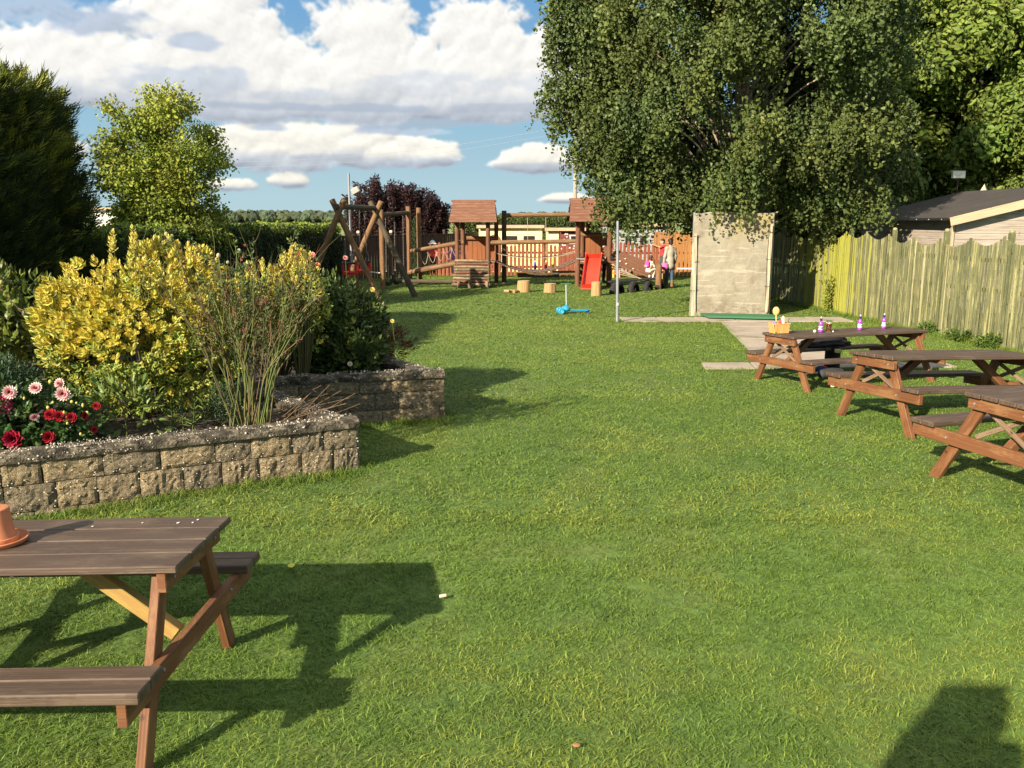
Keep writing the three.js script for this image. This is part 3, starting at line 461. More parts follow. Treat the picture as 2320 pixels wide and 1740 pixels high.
{ // right tower
  const t = thing('play_tower', 'right brown play tower with slide, half hidden by birch leaves', 'play tower');
  for (const [x, z] of [[2.26, -29.8], [3.34, -29.8], [2.5, -31.0], [3.5, -31.0]]) plog(t, 'post', V(x, -.1, z), V(x, 2.25, z), .085, M.play);
  roofOf(t, 1.94, 3.62, -29.42, -31.4, -30.4, 2.19, 2.99, 8);
  const deck = part(t, 'deck', bxAt(2.85, .80, -30.4, 1.3, .05, 1.3), M.play); for (let i = 0; i < 7; i++) part(deck, 'board', bxAt(2.85, .852, -29.85 - i * .185, 1.34, .045, .17), M.step);
  const pan = part(t, 'back_panel', bxAt(2.98, 1.28, -31.06, 1.04, .84, .02), M.brown); for (let i = 0; i < 6; i++) part(pan, 'board', bxAt(2.53 + i * .178, 1.28, -31.03, .172, .84, .03), M.panel);
  plog(t, 'top_log', V(2.4, 1.74, -30.98), V(3.6, 1.74, -30.98), .075, M.pole); part(t, 'crosspiece', bxAt(2.6, .95, -29.72, .8, .05, .05), M.galv);
  for (const [x, y, z] of [[3.42, .98, -29.7], [3.1, 2.05, -31]]) part(t, 'bracket', bxAt(x, y, z, .1, .12, .04), M.black);
  // climbing ramp down to the right with hand holds
  const a = V(3.2, .92, -29.75), b = V(4.95, .26, -28.9), rm = part(t, 'climbing_ramp', bar(a, b, .12, .06, .004), M.play), q = rng(6);
  const bd = b.clone().sub(a), nrm = V(.35, .94, 0).normalize(); for (let i = 0; i < 5; i++) { const z = -.10 - i * .15, y = .02 + i * .10; part(rm, 'board', bar(a.clone().add(V(0, y, z)), b.clone().add(V(0, y, z)), .165, .03, .004, V(0, .83, .55)), M.play); }
  for (let i = 0; i < 14; i++) { const k = q(), d = q() * .62, p = a.clone().addScaledVector(bd, k).add(V(0, .05 + d * .66, -.08 - d)); part(rm, 'hand_hold', new THREE.SphereGeometry(.035, 8, 6).scale(1.2, .8, 1).translate(p.x, p.y, p.z), flat(...mix3([.5, .3, .1], [.6, .55, .48], q()), .6)); }
  const ropes = []; for (let i = 0; i < 4; i++) ropes.push(tube([a.clone().add(V(.2 + i * .02, -.15 - i * .1, .02)), b.clone().add(V(-.5 + i * .1, -.02, .05 + i * .03))], .012, 8, 5)); part(t, 'rope', merged(ropes), M.rope);
}
{ // slide
  const t = thing('slide', 'red plastic slide coming down from the right play tower', 'slide', [2.80, 0, -29.62], -.17);
  const prof = [], N = 26, path = (k) => [lerp(.98, .07, sstep(0, 1, k) * .45 + k * .55) + (k > .9 ? .0 : 0), k * 1.55];
  const P = [], U = [], I = [], cs = [[-.285, .13], [-.27, .15], [-.245, .13], [-.235, .02], [-.2, 0], [.2, 0], [.235, .02], [.245, .13], [.27, .15], [.285, .13], [.285, -.04], [-.285, -.04]];
  for (let i = 0; i <= N; i++) { const [y, z] = path(i / N); cs.forEach(([x, h]) => { P.push(x, y + h, z + h * .3); U.push(x, z); }); }
  const nC = cs.length; for (let i = 0; i < N; i++) for (let k = 0; k < nC; k++) { const a = i * nC + k, b = i * nC + (k + 1) % nC; I.push(a, a + nC, b, b, a + nC, b + nC); } for (const e of [0, N]) for (let k = 1; k < nC - 1; k++) I.push(e * nC, e * nC + k, e * nC + k + 1);
  const g = new THREE.BufferGeometry(); g.setAttribute('position', new THREE.Float32BufferAttribute(P, 3)); g.setAttribute('uv', new THREE.Float32BufferAttribute(U, 2)); g.setIndex(I); const n = g.toNonIndexed(); n.computeVertexNormals(); part(t, 'chute', n, M.slide);
  part(t, 'end_lip', new THREE.CylinderGeometry(.035, .035, .57, 10).rotateZ(Math.PI / 2).translate(0, .05, 1.57), M.slide);
  for (const s of [-1, 1]) part(t, 'top_knob', new THREE.SphereGeometry(.055, 10, 8).scale(.7, 1.2, 1).translate(s * .265, 1.12, .02), M.slide);
}
{ // bridge between the towers
  const t = thing('clatter_bridge', 'sagging plank and chain bridge slung between the two play towers', 'rope bridge');
  const sag = (z, y0, y1, d) => [0, .2, .4, .6, .8, 1].map((k) => V(lerp(-.62, 2.3, k), lerp(y0, y1, k) - d * 4 * k * (1 - k), z));
  for (const z of [-29.95, -30.75]) { chain(t, sag(z, .86, .9, .38), .05); part(t, 'hand_rope', tube(sag(z, 1.14, 1.18, .2), .014, 30, 5), M.rope); }
  const c = new THREE.CatmullRomCurve3(sag(-30.35, .86, .9, .38)); for (let i = 0; i < 15; i++) { const p = c.getPoint((i + .5) / 15), d = c.getTangent((i + .5) / 15); part(t, 'tread', cbox(.15, .04, .9, .005, RB).rotateZ(Math.atan2(d.y, d.x)).translate(p.x, p.y, p.z), M.play); }
  plog(t, 'hand_rail', V(-.76, 1.49, -29.85), V(2.3, 1.54, -29.9), .078, M.pole); plog(t, 'high_pole', V(-.22, 2.42, -31), V(2.4, 2.45, -31), .075, M.pole); plog(t, 'post', V(-.28, -.1, -30.95), V(-.28, 2.58, -30.95), .085, M.poleDark); plog(t, 'post', V(2.75, -.1, -31.4), V(2.75, 2.5, -31.4), .085, M.pole);
  part(t, 'low_beam', bxAt(.95, .30, -31.2, 1.5, .16, .12), M.poleDark); part(t, 'low_beam', bxAt(2.1, .36, -31.6, 1.2, .14, .12), M.pole);
  for (const x of [.55, 1.2]) part(t, 'hanging_rope', tube([V(x, 2.42, -31), V(x + .02, 1.0, -31)], .012, 6, 5), M.rope);
}
{ // balance beam, tyres, posts
  const t = single('balance_beam', bar(V(3.18, .27, -28.2), V(4.95, .34, -28.9), .22, .05, .006), M.rubber, 'black plank resting across the half buried tyres', 'plank');
  const tyre = (x, z, s, label, turn) => {
    const o = thing('tyre', label, 'tyre', [x, GY(x, z), z], turn, 'half buried tyres by the slide'); const pts = []; for (let i = 0; i <= 14; i++) { const a = lerp(-1.9, 1.9, i / 14); pts.push(new THREE.Vector2(.235 + .075 * Math.cos(a), .095 * Math.sin(a))); }
    const g = new THREE.LatheGeometry(pts, 36).rotateX(Math.PI / 2).scale(s, s, s); part(o, 'casing', g, M.rubber); const tr = []; for (let i = 0; i < 34; i++) { const a = i / 34 * TAU; tr.push(cbox(.025, .012, .13, .003, RB).rotateZ(a + Math.PI / 2).translate(Math.cos(a) * .31, Math.sin(a) * .31, 0)); } part(o, 'tread_blocks', merged(tr).scale(s, s, s), M.rubber);
  };
  tyre(3.28, -26.9, 1.15, 'half buried black tyre at the left of the row, behind the grey pole', .9); tyre(3.88, -27.5, 1.05, 'half buried black tyre second from the left in the row', 1.0); tyre(4.42, -28.0, .95, 'half buried black tyre third from the left in the row', 1.05); tyre(4.9, -28.6, .85, 'half buried black tyre at the right end, next to the post', 1.0);
  single('log_post', log(V(4.84, -.1, -28.5), V(4.84, .82, -28.5), .105, .1), M.pole, 'short brown log post in front of the girl with the pink bag', 'post'); single('log_post', log(V(5.05, -.1, -29.0), V(5.05, .5, -29.0), .1, .1), M.stump, 'lower pale log post the boy in red stands on', 'post');
  const stump = (x, z, r, h, label, seed) => { const o = thing('log_stump', label, 'log stump', [x, GY(x, z), z], seed, 'sawn log stumps on the lawn'), g = new THREE.CylinderGeometry(r * .96, r * 1.06, h, 22, 5, true), p = g.attributes.position; for (let i = 0; i < p.count; i++) { const a = Math.atan2(p.getZ(i), p.getX(i)), k = 1 + (fbm(Math.cos(a) * 2 + seed, Math.sin(a) * 2, p.getY(i) * 1.2, 3) - .5) * .34; p.setX(i, p.getX(i) * k); p.setZ(i, p.getZ(i) * k); } const u = g.attributes.uv; for (let i = 0; i < u.count; i++) u.setXY(i, u.getY(i) * h + seed, u.getX(i) * 1.1); g.computeVertexNormals(); part(o, 'bark', g.translate(0, h / 2 - .02, 0), M.stump);
    const top = new THREE.CircleGeometry(r * .99, 22).rotateX(-Math.PI / 2).translate(0, h - .022, 0), tp = top.attributes.position; for (let i = 1; i < tp.count; i++) { const a = Math.atan2(tp.getZ(i), tp.getX(i)), k = 1 + (fbm(Math.cos(a) * 2 + seed, Math.sin(a) * 2, h / 2 * 1.2, 3) - .5) * .34; tp.setX(i, tp.getX(i) * k); tp.setZ(i, tp.getZ(i) * k); } part(o, 'cut_face', top, M.stumpTop); return o; };
  stump(.38, -27.4, .19, .39, 'tall pale log stump on the left, with split offcuts beside it', 1); stump(1.2, -27.2, .185, .31, 'short pale log stump in the middle of the three', 2.2); stump(2.56, -26.1, .15, .44, 'pale log stump standing at the foot of the slide', 3.4);
  for (const [x, z, l] of [[.0, -27.3, 'split log offcut touching the left stump'], [-.16, -27.2, 'smaller split log offcut farther left of the stump'], [.12, -27.15, 'split log offcut lying in front of the left stump']]) single('log_offcut', log(V(-.09, .05, .02), V(.09, .06, -.03), .055, .05, 9, .2), M.stump, l, 'offcut', [x, GY(x, z), z], x * 5, 'split log offcuts');
}
// ---------------------------------------------------------------- trees, hedges, plants
function limb(pts, r0, r1, seg = 10, rs = 7) {                    // tapered limb through points
  const c = new THREE.CatmullRomCurve3(pts), g = new THREE.TubeGeometry(c, seg, 1, rs, false), p = g.attributes.position, u = g.attributes.uv, L = c.getLength();
  for (let i = 0; i <= seg; i++) { const o = c.getPointAt(i / seg), r = lerp(r0, r1, i / seg); for (let k = 0; k <= rs; k++) { const n = i * (rs + 1) + k; p.setXYZ(n, o.x + (p.getX(n) - o.x) * r, o.y + (p.getY(n) - o.y) * r, o.z + (p.getZ(n) - o.z) * r); u.setXY(n, L * i / seg, k / rs * TAU * r0); } }
  g.computeVertexNormals(); return g;
}
const bark = mat({ map: tex(256, 256, (u, v) => { const n = fbm(u * 6, v * 22, 4, 4); return mix3([.05, .04, .028], [.16, .13, .095], n); }, 1), bumpMap: grainB, bumpScale: .01, roughness: .95 });
const birchBark = mat({ map: tex(256, 256, (u, v) => { const n = fbm(u * 8, v * 4, 4, 4), s = fbm(u * 40, v * 3, 9, 3); let c = mix3([.34, .25, .17], [.62, .52, .40], n); if (s > .6) c = mix3(c, [.04, .035, .03], .8); return c; }, 1), roughness: .8 });
// a broadleaf tree: clumps = [x, y, z, radius] of the boughs' leaf masses
function tree(name, label, cat, base, trunkPts, r0, clumps, o) {
  const q = rng(o.seed), t = thing(name, label, cat, base, 0, o.group), wood = [limb(trunkPts, r0, r0 * .25, 14, 10)], crv = new THREE.CatmullRomCurve3(trunkPts);
  clumps.forEach((c, i) => { if (i % (o.every ?? 2)) return; const e = V(c[0], c[1], c[2]), k = clamp((c[1] - (o.rise ?? 1)) / trunkPts[trunkPts.length - 1].y * .8, .12, .92), s = crv.getPoint(k), m = s.clone().lerp(e, .5); m.y += .25 * s.distanceTo(e) * (o.arch ?? .5); wood.push(limb([s, m, e], r0 * .22, .012, 8, 5)); });
  part(t, 'trunk', mergeGeometries(wood), o.bark ?? bark);
  const list = [];
  for (const c of clumps) {
    const cv = 1 + (q() - .5) * .34, n = Math.round(o.dens * c[3] ** 2), hue = (q() - .5) * .2;
    for (let i = 0; i < n; i++) {
      const d = sphereDir(q), r = c[3] * Math.pow(q(), .42), p = V(c[0] + d.x * r, c[1] + d.y * r * (o.squash ?? .85), c[2] + d.z * r);
      const col = o.color(q, p, clamp(r / c[3])); const k = cv * (.8 + q() * .4); const add = (pp, dir) => list.push([mat4(pp, dir, q() * TAU, o.size * (.55 + q() * .85)), RGB(col[0] * k * (1 + hue), col[1] * k, col[2] * k * (1 - hue))]);
      if (o.hang && q() < o.hang) { const len = 2 + Math.floor(q() * 3), sx = (q() - .5) * .10 + d.x * .07, sz = (q() - .5) * .10 + d.z * .07; for (let j = 0; j < len; j++) add(V(p.x + sx * j, p.y - j * .17, p.z + sz * j), V(sx * 2, -1, sz * 2)); } else add(p, d.clone().add(V(0, o.lift ?? .2, 0)));
    }
  }
  instanced(t, 'crown', o.geo, o.mat ?? LM, list); return t;
}
const lf = leafGeo(.07, .05, .2, .15), birchGeo = cluster(9, .12, leafGeo(.078, .06, .2, .2, .38), 11, { tall: 1.3, up: -.25 }), broadGeo = cluster(9, .18, leafGeo(.13, .075, .2, .25), 12, { up: .1 }), smallGeo = cluster(12, .11, leafGeo(.05, .034, .2, .1), 13), hedgeGeo = cluster(16, .1, leafGeo(.045, .03, .2, .1), 14);
{ // birch over the screen: drooping boughs
  const q = rng(41), clumps = [], C = [0, 6.7, 0];
  for (let i = 0; i < 470; i++) {
    const d = sphereDir(q), k = .45 + .55 * Math.sqrt(q()); let x = d.x * 4.4 * k, y = C[1] + d.y * 5.6 * k, z = d.z * 3.7 * k;
    const low = 2.75 + .35 * Math.sin(x * 1.7) + .5 * q() + (x < -2 ? .35 + Math.max(0, -x - 3) * .8 : 0) + (x > 3.4 ? (x - 3.4) * .9 : 0); if (y < low) y = low + q() * .8;
    if (fbm(x * .55 + 9, y * .55, z * .55, 2) < .365) continue;
    clumps.push([x, y, z, .38 + q() * .42]);
  }
  for (const c of [[-3.55, 3.6, 1, .34], [-3.9, 3.75, 1, .24], [-3.1, 3.25, 1.1, .45], [-2.7, 2.85, 1.4, .45], [-2.3, 2.75, 1.4, .42], [-1.7, 2.7, 1.5, .42], [-3.0, 2.95, 1.2, .36], [-2.5, 3.2, 1.2, .5], [-1.9, 3.1, 1.3, .5], [-1.3, 2.95, 1.2, .5], [-2.9, 3.7, 1, .5], [-2.2, 3.8, 1, .55], [-1.5, 3.6, 1.2, .55], [-.8, 3.3, 1.4, .5], [-3.3, 4.4, .8, .5], [-2.6, 4.7, .9, .55], [-3.3, 2.75, 1.1, .34], [-3.0, 2.45, 1.2, .36], [-2.7, 2.35, 1.1, .34], [-3.5, 3.0, 1.1, .3], [-2.75, 2.1, 1.15, .26], [-2.95, 2.15, 1.0, .24], [-3.75, 3.15, 1.1, .22], [-2.5, 2.45, 1.2, .3], [-4.5, 5.3, .6, .4], [-4.55, 6.2, .4, .4], [-4.3, 4.6, .6, .4], [-4.4, 7.3, .4, .45], [-4.7, 8, .2, .4], [-4.5, 5.6, .6, .24], [-4.6, 6.6, .4, .22], [-4.6, 4.9, .8, .24], [-4.5, 7.6, .3, .28], [-4.1, 4.1, .9, .28], [-3.7, 3.95, .9, .3], [3.4, 2.7, 1.4, .4], [2.6, 2.45, 1.4, .45], [1.9, 2.5, 1.5, .4], [-.9, 2.85, 2.0, .34], [-.5, 2.75, 1.8, .3], [.4, 2.9, 1.6, .3], [1.2, 2.75, 1.5, .35], [2.2, 2.1, .6, .4], [-1.2, 2.75, .5, .45]]) clumps.push(c);
  tree('birch_tree', 'large dark birch tree with drooping branches behind the canvas screen', 'tree', [5.6, 0, -22.7], [V(0, -.2, 0), V(.05, 2.5, 0), V(.25, 5.7, 0), V(-.35, 8, -.1), V(-.6, 11.5, 0)], .21, clumps, { seed: 42, dens: 172, hang: .38, size: 1.08, squash: 1, geo: birchGeo, bark: birchBark, every: 4, arch: .7, rise: 1.5, mat: leafMat({ roughness: .5, transmission: .24 }), color: (q, p, e) => mix3([.074, .112, .030], [.150, .195, .058], q() * .75 + (q() < .08 ? .9 : 0)) });
}
{ // tall trees on the right beyond the shed
  const mk = (label, base, R, C, n, seed, col, keep) => { const q = rng(seed), cl = []; for (let i = 0; i < n; i++) { const d = sphereDir(q), k = .5 + .5 * Math.sqrt(q()); const c = [d.x * R[0] * k, C + d.y * R[1] * k, d.z * R[2] * k, .6 + q() * .7]; if (keep(c)) cl.push(c); } return tree('broadleaf_tree', label, 'tree', base, [V(0, -.2, 0), V(.1, 3, 0), V(-.1, 6, .1), V(.1, C + 2, 0)], .3, cl, { seed: seed + 1, dens: 125, size: 1.3, geo: broadGeo, every: 3, lift: .3, color: col }); };
  const light = (q) => mix3([.125, .20, .032], [.25, .315, .06], q());
  const gap = (c) => fbm(c[0] * .5 + 3, c[1] * .5, c[2] * .5, 2) > .40;
  mk('tall yellow-green tree at the right edge, towering over the shed', [17.8, 0, -32.2], [5.6, 7.0, 4.6], 7.4, 330, 51, light, (c) => c[1] > 2.4 && (gap(c) || c[1] > 6));
  mk('green tree filling the space between the birch and the tall right-hand tree', [13.2, 0, -35], [3.8, 5.6, 3.4], 5.8, 190, 61, (q) => mix3([.09, .135, .024], [.18, .22, .042], q()), (c) => c[1] > 2.0 && c[1] < 9.0);
  mk('green tree standing low behind the left end of the shed roof', [10.2, 0, -28.8], [2.2, 1.9, 2.0], 2.9, 46, 71, (q) => mix3([.09, .135, .024], [.17, .21, .042], q()), () => true);
}
{ // small yellow-green tree by the hedge
  const q = rng(81), cl = [];
  const spots = [[0, 3.4, .9], [-.5, 2.9, .8], [.5, 3.0, .8], [0, 4.2, .7], [.45, 4.6, .5], [.15, 5.0, .32], [-.4, 4.45, .5], [.9, 3.9, .6], [1.15, 3.45, .45], [1.3, 3.65, .3], [1.0, 2.9, .45], [-.9, 3.6, .6], [-1.05, 4.1, .4], [-.95, 3.0, .55], [.2, 2.3, .9], [-.6, 2.1, .8], [.8, 2.1, .7], [1.15, 2.45, .35], [-.2, 1.5, .9], [.6, 1.4, .8], [-.9, 1.5, .7], [.75, 4.85, .3], [1.05, 4.2, .35], [-.75, 4.6, .28], [-1.0, 2.5, .5], [1.2, 1.9, .35]];
  for (const [x, y, r] of spots) for (let k = 0; k < 4; k++) cl.push([x * .93 + (q() - .5) * r * .8, y + (q() - .5) * r * .7, (q() - .5) * 1.6, r * (.38 + q() * .25)]);
  tree('hawthorn_tree', 'small sunlit yellow-green tree rising from the hedge on the left', 'tree', [-8.0, 0, -20], [V(0, -.2, 0), V(.1, 1.4, 0), V(-.1, 3, 0), V(.1, 4.6, 0)], .13, cl, { seed: 82, dens: 560, size: 1.3, geo: smallGeo, lift: .3, every: 2, color: (q, p) => p.x < -1.05 && p.y > 2.9 && p.y < 3.9 ? [.13, .10, .05] : mix3([.15, .21, .026], [.34, .37, .045], clamp(q() * .8 + (p.y - 2.5) * .12)) });
}
{ // purple-leaved tree behind the swings
  const q = rng(91), list = [], wood = [], t = thing('purple_plum_tree', 'bushy dark purple-leaved tree behind the swings', 'tree', [-5.0, 0, -38]);
  for (let i = 0; i < 230; i++) { const a = q() * TAU, r = Math.sqrt(q()), x = Math.cos(a) * r * 2.45, z = Math.sin(a) * r * 1.7, side = x / 2.45, h = (3.35 - .9 * side * side + (x < -.6 ? .4 : 0)) * (.74 + q() * .40) , y0 = .6 + q() * .9; const top = V(x * 1.04, h + .0, z); if (i % 4 === 0) wood.push(limb([V(x * .15, .2, z * .15), V(x * .6, h * .45, z * .6), top], .035, .008, 6, 5));
    for (let y = y0; y < h; y += .095) { const k = (h - y) / h, w = .05 + .26 * k; for (let j = 0; j < 2; j++) list.push([mat4(V(lerp(x * .55, x, y / h) + (q() - .5) * w, y + q() * .09, lerp(z * .55, z, y / h) + (q() - .5) * w), V((q() - .5) * .9, .9, (q() - .5) * .9), q() * TAU, .85 + q() * .5), vary(q, q() < .12 ? [.085, .034, .030] : [.030, .0125, .017], .35)]); } }
  part(t, 'trunk', mergeGeometries([limb([V(0, -.2, 0), V(0, .5, 0), V(.05, 1.2, 0)], .16, .08, 6, 8), ...wood]), bark); instanced(t, 'crown', cluster(8, .085, leafGeo(.085, .045, .25, .1), 15, { up: .5 }), leafMat({ roughness: .5, transmission: .15 }), list);
}
// hedges: a lumpy dark core added to block light, wrapped in small leaf sprays
function hedgeBody(t, pts, w, h, seed, m) { const q = rng(seed), P = [], I = [], n = 26, rows = [[-1, 0], [-1, .5], [-.95, .9], [-.6, 1], [.6, 1], [.95, .9], [1, .5], [1, 0]]; for (let i = 0; i <= n; i++) { const k = i / n * (pts.length - 1), a = Math.min(Math.floor(k), pts.length - 2), p = pts[a].clone().lerp(pts[a + 1], k - a), d = pts[a + 1].clone().sub(pts[a]).normalize(), o = V(-d.z, 0, d.x); for (const [x, y] of rows) { const v = .86 + .16 * fbm(i * .6, x * 2 + y * 3, seed, 2); P.push(p.x + o.x * x * w / 2 * v, h * y * (.9 + .1 * v) - .1, p.z + o.z * x * w / 2 * v); } } const R = rows.length; for (let i = 0; i < n; i++) for (let k = 0; k + 1 < R; k++) { const a = i * R + k; I.push(a, a + R, a + 1, a + 1, a + R, a + R + 1); } for (const e of [0, n]) for (let k = 1; k < R - 1; k++) I.push(e * R, e * R + k, e * R + k + 1); const g = new THREE.BufferGeometry(); g.setAttribute('position', new THREE.Float32BufferAttribute(P, 3)); g.setIndex(I); const gg = g.toNonIndexed(); gg.computeVertexNormals(); part(t, 'dark_core', gg, m); }
const darkCore = flat(.008, .011, .006, 1);
function hedge(name, label, pts, w, h, dens, o) {
  const t = thing(name, label, 'hedge', [0, 0, 0]), q = rng(o.seed), list = []; hedgeBody(t, pts, w * .84, h * .95, o.seed, darkCore);
  for (let s = 0; s + 1 < pts.length; s++) {
    const a = pts[s], b = pts[s + 1], L = a.distanceTo(b), d = b.clone().sub(a).normalize(), out = V(-d.z, 0, d.x), n = L * (2 * h + w) * dens;
    for (let i = 0; i < n; i++) {
      const u = q() * (2 * h + w), p = a.clone().lerp(b, q()); let nrm, x, y; if (u < h) { x = 1; y = u; nrm = out.clone(); } else if (u < h + w) { x = 1 - 2 * (u - h) / w; y = h; nrm = UPV.clone(); } else { x = -1; y = u - h - w; nrm = out.clone().negate(); }
      const lump = fbm(p.x * 1.3 + x * 3, y * 1.5, p.z * 1.3, 3) - .5, dep = -.1 + lump * (o.lump ?? .35) + (q() - .5) * .12; p.addScaledVector(out, x * w / 2 * (y > h * .85 ? .94 : 1)).setY(y).addScaledVector(nrm, dep);
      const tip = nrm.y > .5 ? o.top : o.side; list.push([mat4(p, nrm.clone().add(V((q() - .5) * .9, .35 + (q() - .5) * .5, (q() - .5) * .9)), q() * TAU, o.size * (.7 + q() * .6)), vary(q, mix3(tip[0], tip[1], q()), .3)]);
    }
  }
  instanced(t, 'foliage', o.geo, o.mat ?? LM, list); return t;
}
hedge('clipped_hedge', 'long clipped green hedge with a sunlit top running down the left side', [V(-8.2, 0, -14.6), V(-7.55, 0, -21), V(-6.75, 0, -31)], 1.5, 2.06, 120, { seed: 101, geo: hedgeGeo, size: 1.1, top: [[.15, .23, .03], [.26, .33, .045]], side: [[.022, .042, .011], [.042, .066, .015]] });  // side leaves coloured darker than the top ones, standing in for shade
hedge('field_hedge', 'dark green field hedge showing above the playhouse roofs', [V(-3, 0, -46), V(7.5, 0, -45)], 1.6, 2.3, 45, { seed: 103, geo: hedgeGeo, size: 1.7, top: [[.06, .10, .02], [.11, .15, .03]], side: [[.05, .085, .018], [.09, .12, .025]] });
{ // tall conifer hedge, shaggy sprays
  const spray = (() => { const q = rng(111), l = []; for (let i = 0; i < 17; i++) { const k = i / 16, s = i % 2 ? 1 : -1; l.push(paint(leafGeo(.15 * (1.15 - k * .7), .014, .3, .1).rotateZ(s * (.85 - k * .5)).translate(0, k * .34, (q() - .5) * .03), i > 11 ? [1.35, 1.3, 1] : [1, 1, 1])); } l.push(paint(leafGeo(.46, .016, .2, .15), [.9, .9, .8])); return mergeGeometries(l); })();
  const q = rng(112), t = thing('conifer_hedge', 'tall shaggy dark conifer hedge at the left edge of the garden', 'hedge'), list = [], pts = [V(-8.75, 0, -9.2), V(-8.45, 0, -14.2)];
  hedgeBody(t, pts, 2.4, 3.75, 113, darkCore);
  const surf = (n, f) => { for (let i = 0; i < n; i++) f(q()); };
  const put = (p, nrm, bright) => { const tip = clamp((p.y - 1.9) / 2.2) * .8 + bright; const c = q() < .12 + tip * .5 ? mix3([.11, .145, .022], [.24, .26, .04], q()) : mix3([.026, .046, .013], [.05, .075, .018], q()); list.push([mat4(p, nrm.clone().add(V((q() - .5) * .8, .25 + q() * .7, (q() - .5) * .8)), q() * TAU, .75 + q() * .75), RGB(...c)]); };  // more bright sprays towards the top: sunlit tips put into the colour
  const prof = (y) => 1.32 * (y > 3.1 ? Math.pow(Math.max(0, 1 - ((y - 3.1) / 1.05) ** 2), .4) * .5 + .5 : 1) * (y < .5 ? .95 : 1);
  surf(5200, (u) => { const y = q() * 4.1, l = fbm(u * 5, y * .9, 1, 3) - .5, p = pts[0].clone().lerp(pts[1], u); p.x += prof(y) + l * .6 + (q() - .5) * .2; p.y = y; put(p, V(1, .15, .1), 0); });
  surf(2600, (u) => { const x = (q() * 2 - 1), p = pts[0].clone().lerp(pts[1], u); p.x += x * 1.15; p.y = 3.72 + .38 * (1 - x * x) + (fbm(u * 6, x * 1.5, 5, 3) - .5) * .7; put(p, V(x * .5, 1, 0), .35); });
  surf(1500, (u) => { const y = q() * 4.05, p = V(-8.45 + (u * 2 - 1) * prof(y), y, -14.2 - (1 - (u * 2 - 1) ** 2) * .35 + (q() - .5) * .3); put(p, V(.2, .15, -1), 0); });
  surf(1300, (u) => { const y = q() * 4.05, p = V(-8.75 + (u * 2 - 1) * prof(y), y, -9.2 + (q() - .5) * .4); put(p, V(0, .15, 1), .1); });
  surf(1600, (u) => { const y = q() * 1.6, p = V(-7.2 + q() * .9, y * (1 - u * .25), -14 - u * 4.2); put(p, V(1, .3, 0), -.2); });
  for (const [x, y, z, h] of [[-7.75, 3.95, -13.3, .7], [-7.5, 3.85, -13.6, .5], [-7.8, 4.0, -11.9, .6], [-8.2, 4.0, -12.6, .4]]) for (let i = 0; i < 36; i++) { const k = q(); list.push([mat4(V(x + (q() - .5) * .5 * (1 - k), y + k * h, z + (q() - .5) * .5 * (1 - k)), V(.55 + (q() - .5) * .9, 1, (q() - .5) * .9), q() * TAU, .8), RGB(...mix3([.15, .17, .025], [.30, .29, .05], q()))]); }
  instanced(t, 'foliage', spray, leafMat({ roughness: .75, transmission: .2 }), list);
}
{ // trees out of the frame on the left that shade the hedges
  const q = rng(121); for (const [x, z, h, n] of [[-13.6, -9.2, 7.2, 60], [-15.5, -13.5, 8, 60]]) { const cl = []; for (let i = 0; i < n; i++) { const d = sphereDir(q), k = Math.sqrt(q()); cl.push([d.x * 1.9 * k, h * .58 + d.y * h * .40 * k, d.z * 1.9 * k, .9 + q() * .3]); } tree('broadleaf_tree', n && x > -14 ? 'unseen shading tree beyond the conifer hedge, nearer the building' : 'unseen shading tree beyond the conifer hedge, farther down the garden', 'tree', [x, 0, z], [V(0, -.2, 0), V(.1, 2, 0), V(0, h * .8, 0)], .2, cl, { seed: 122 + n, dens: 20, size: 2.2, geo: broadGeo, every: 6, color: (q) => [.06, .09, .02] }); }
}
// ---- flower-bed plants
const stemMat = { green: flat(.10, .135, .03, .7), olive: flat(.115, .105, .034, .75), red: flat(.13, .05, .028, .75), dry: flat(.17, .11, .06, .85), dead: flat(.085, .06, .036, .9) };
const SY = .40;
const rosette = (n, L, W, pal, seed, droop = .1) => { const q = rng(seed), l = []; for (let i = 0; i < n; i++) { const k = i / n, a = i * 2.4, el = lerp(.25, 1.25, k); l.push(paint(leafGeo(L * lerp(1, .6, k) * (.85 + q() * .3), W * lerp(1, .65, k), .22, droop).rotateX(Math.PI / 2 - el).rotateY(a).translate(0, k * L * 1.3, 0), pal(k, q))); } return mergeGeometries(l); };
function variegated(L, W) {                                      // broad leaf, green heart and yellow edge
  const g = [], put = (pts, c) => { const b = new THREE.BufferGeometry(); b.setAttribute('position', new THREE.Float32BufferAttribute(pts.flat(), 3)); b.setAttribute('uv', new THREE.Float32BufferAttribute(new Float32Array(pts.length * 2), 2)); b.computeVertexNormals(); g.push(paint(b, c)); };
  const o = [[0, 0, 0], [-W / 2, L * .38, W * .14], [-W * .36, L * .72, W * .1], [0, L, -.08 * L], [W * .36, L * .72, W * .1], [W / 2, L * .38, W * .14]], m = [0, L * .46, 0], i = o.map((p) => [lerp(m[0], p[0], .55), lerp(m[1], p[1], .6), lerp(m[2], p[2], .5)]);
  for (let k = 0; k < 6; k++) { const n = (k + 1) % 6; put([m, i[n], i[k]], [.10, .30, .12]); put([i[k], i[n], o[n], i[k], o[n], o[k]], [1, 1, 1]); } return mergeGeometries(g);
}
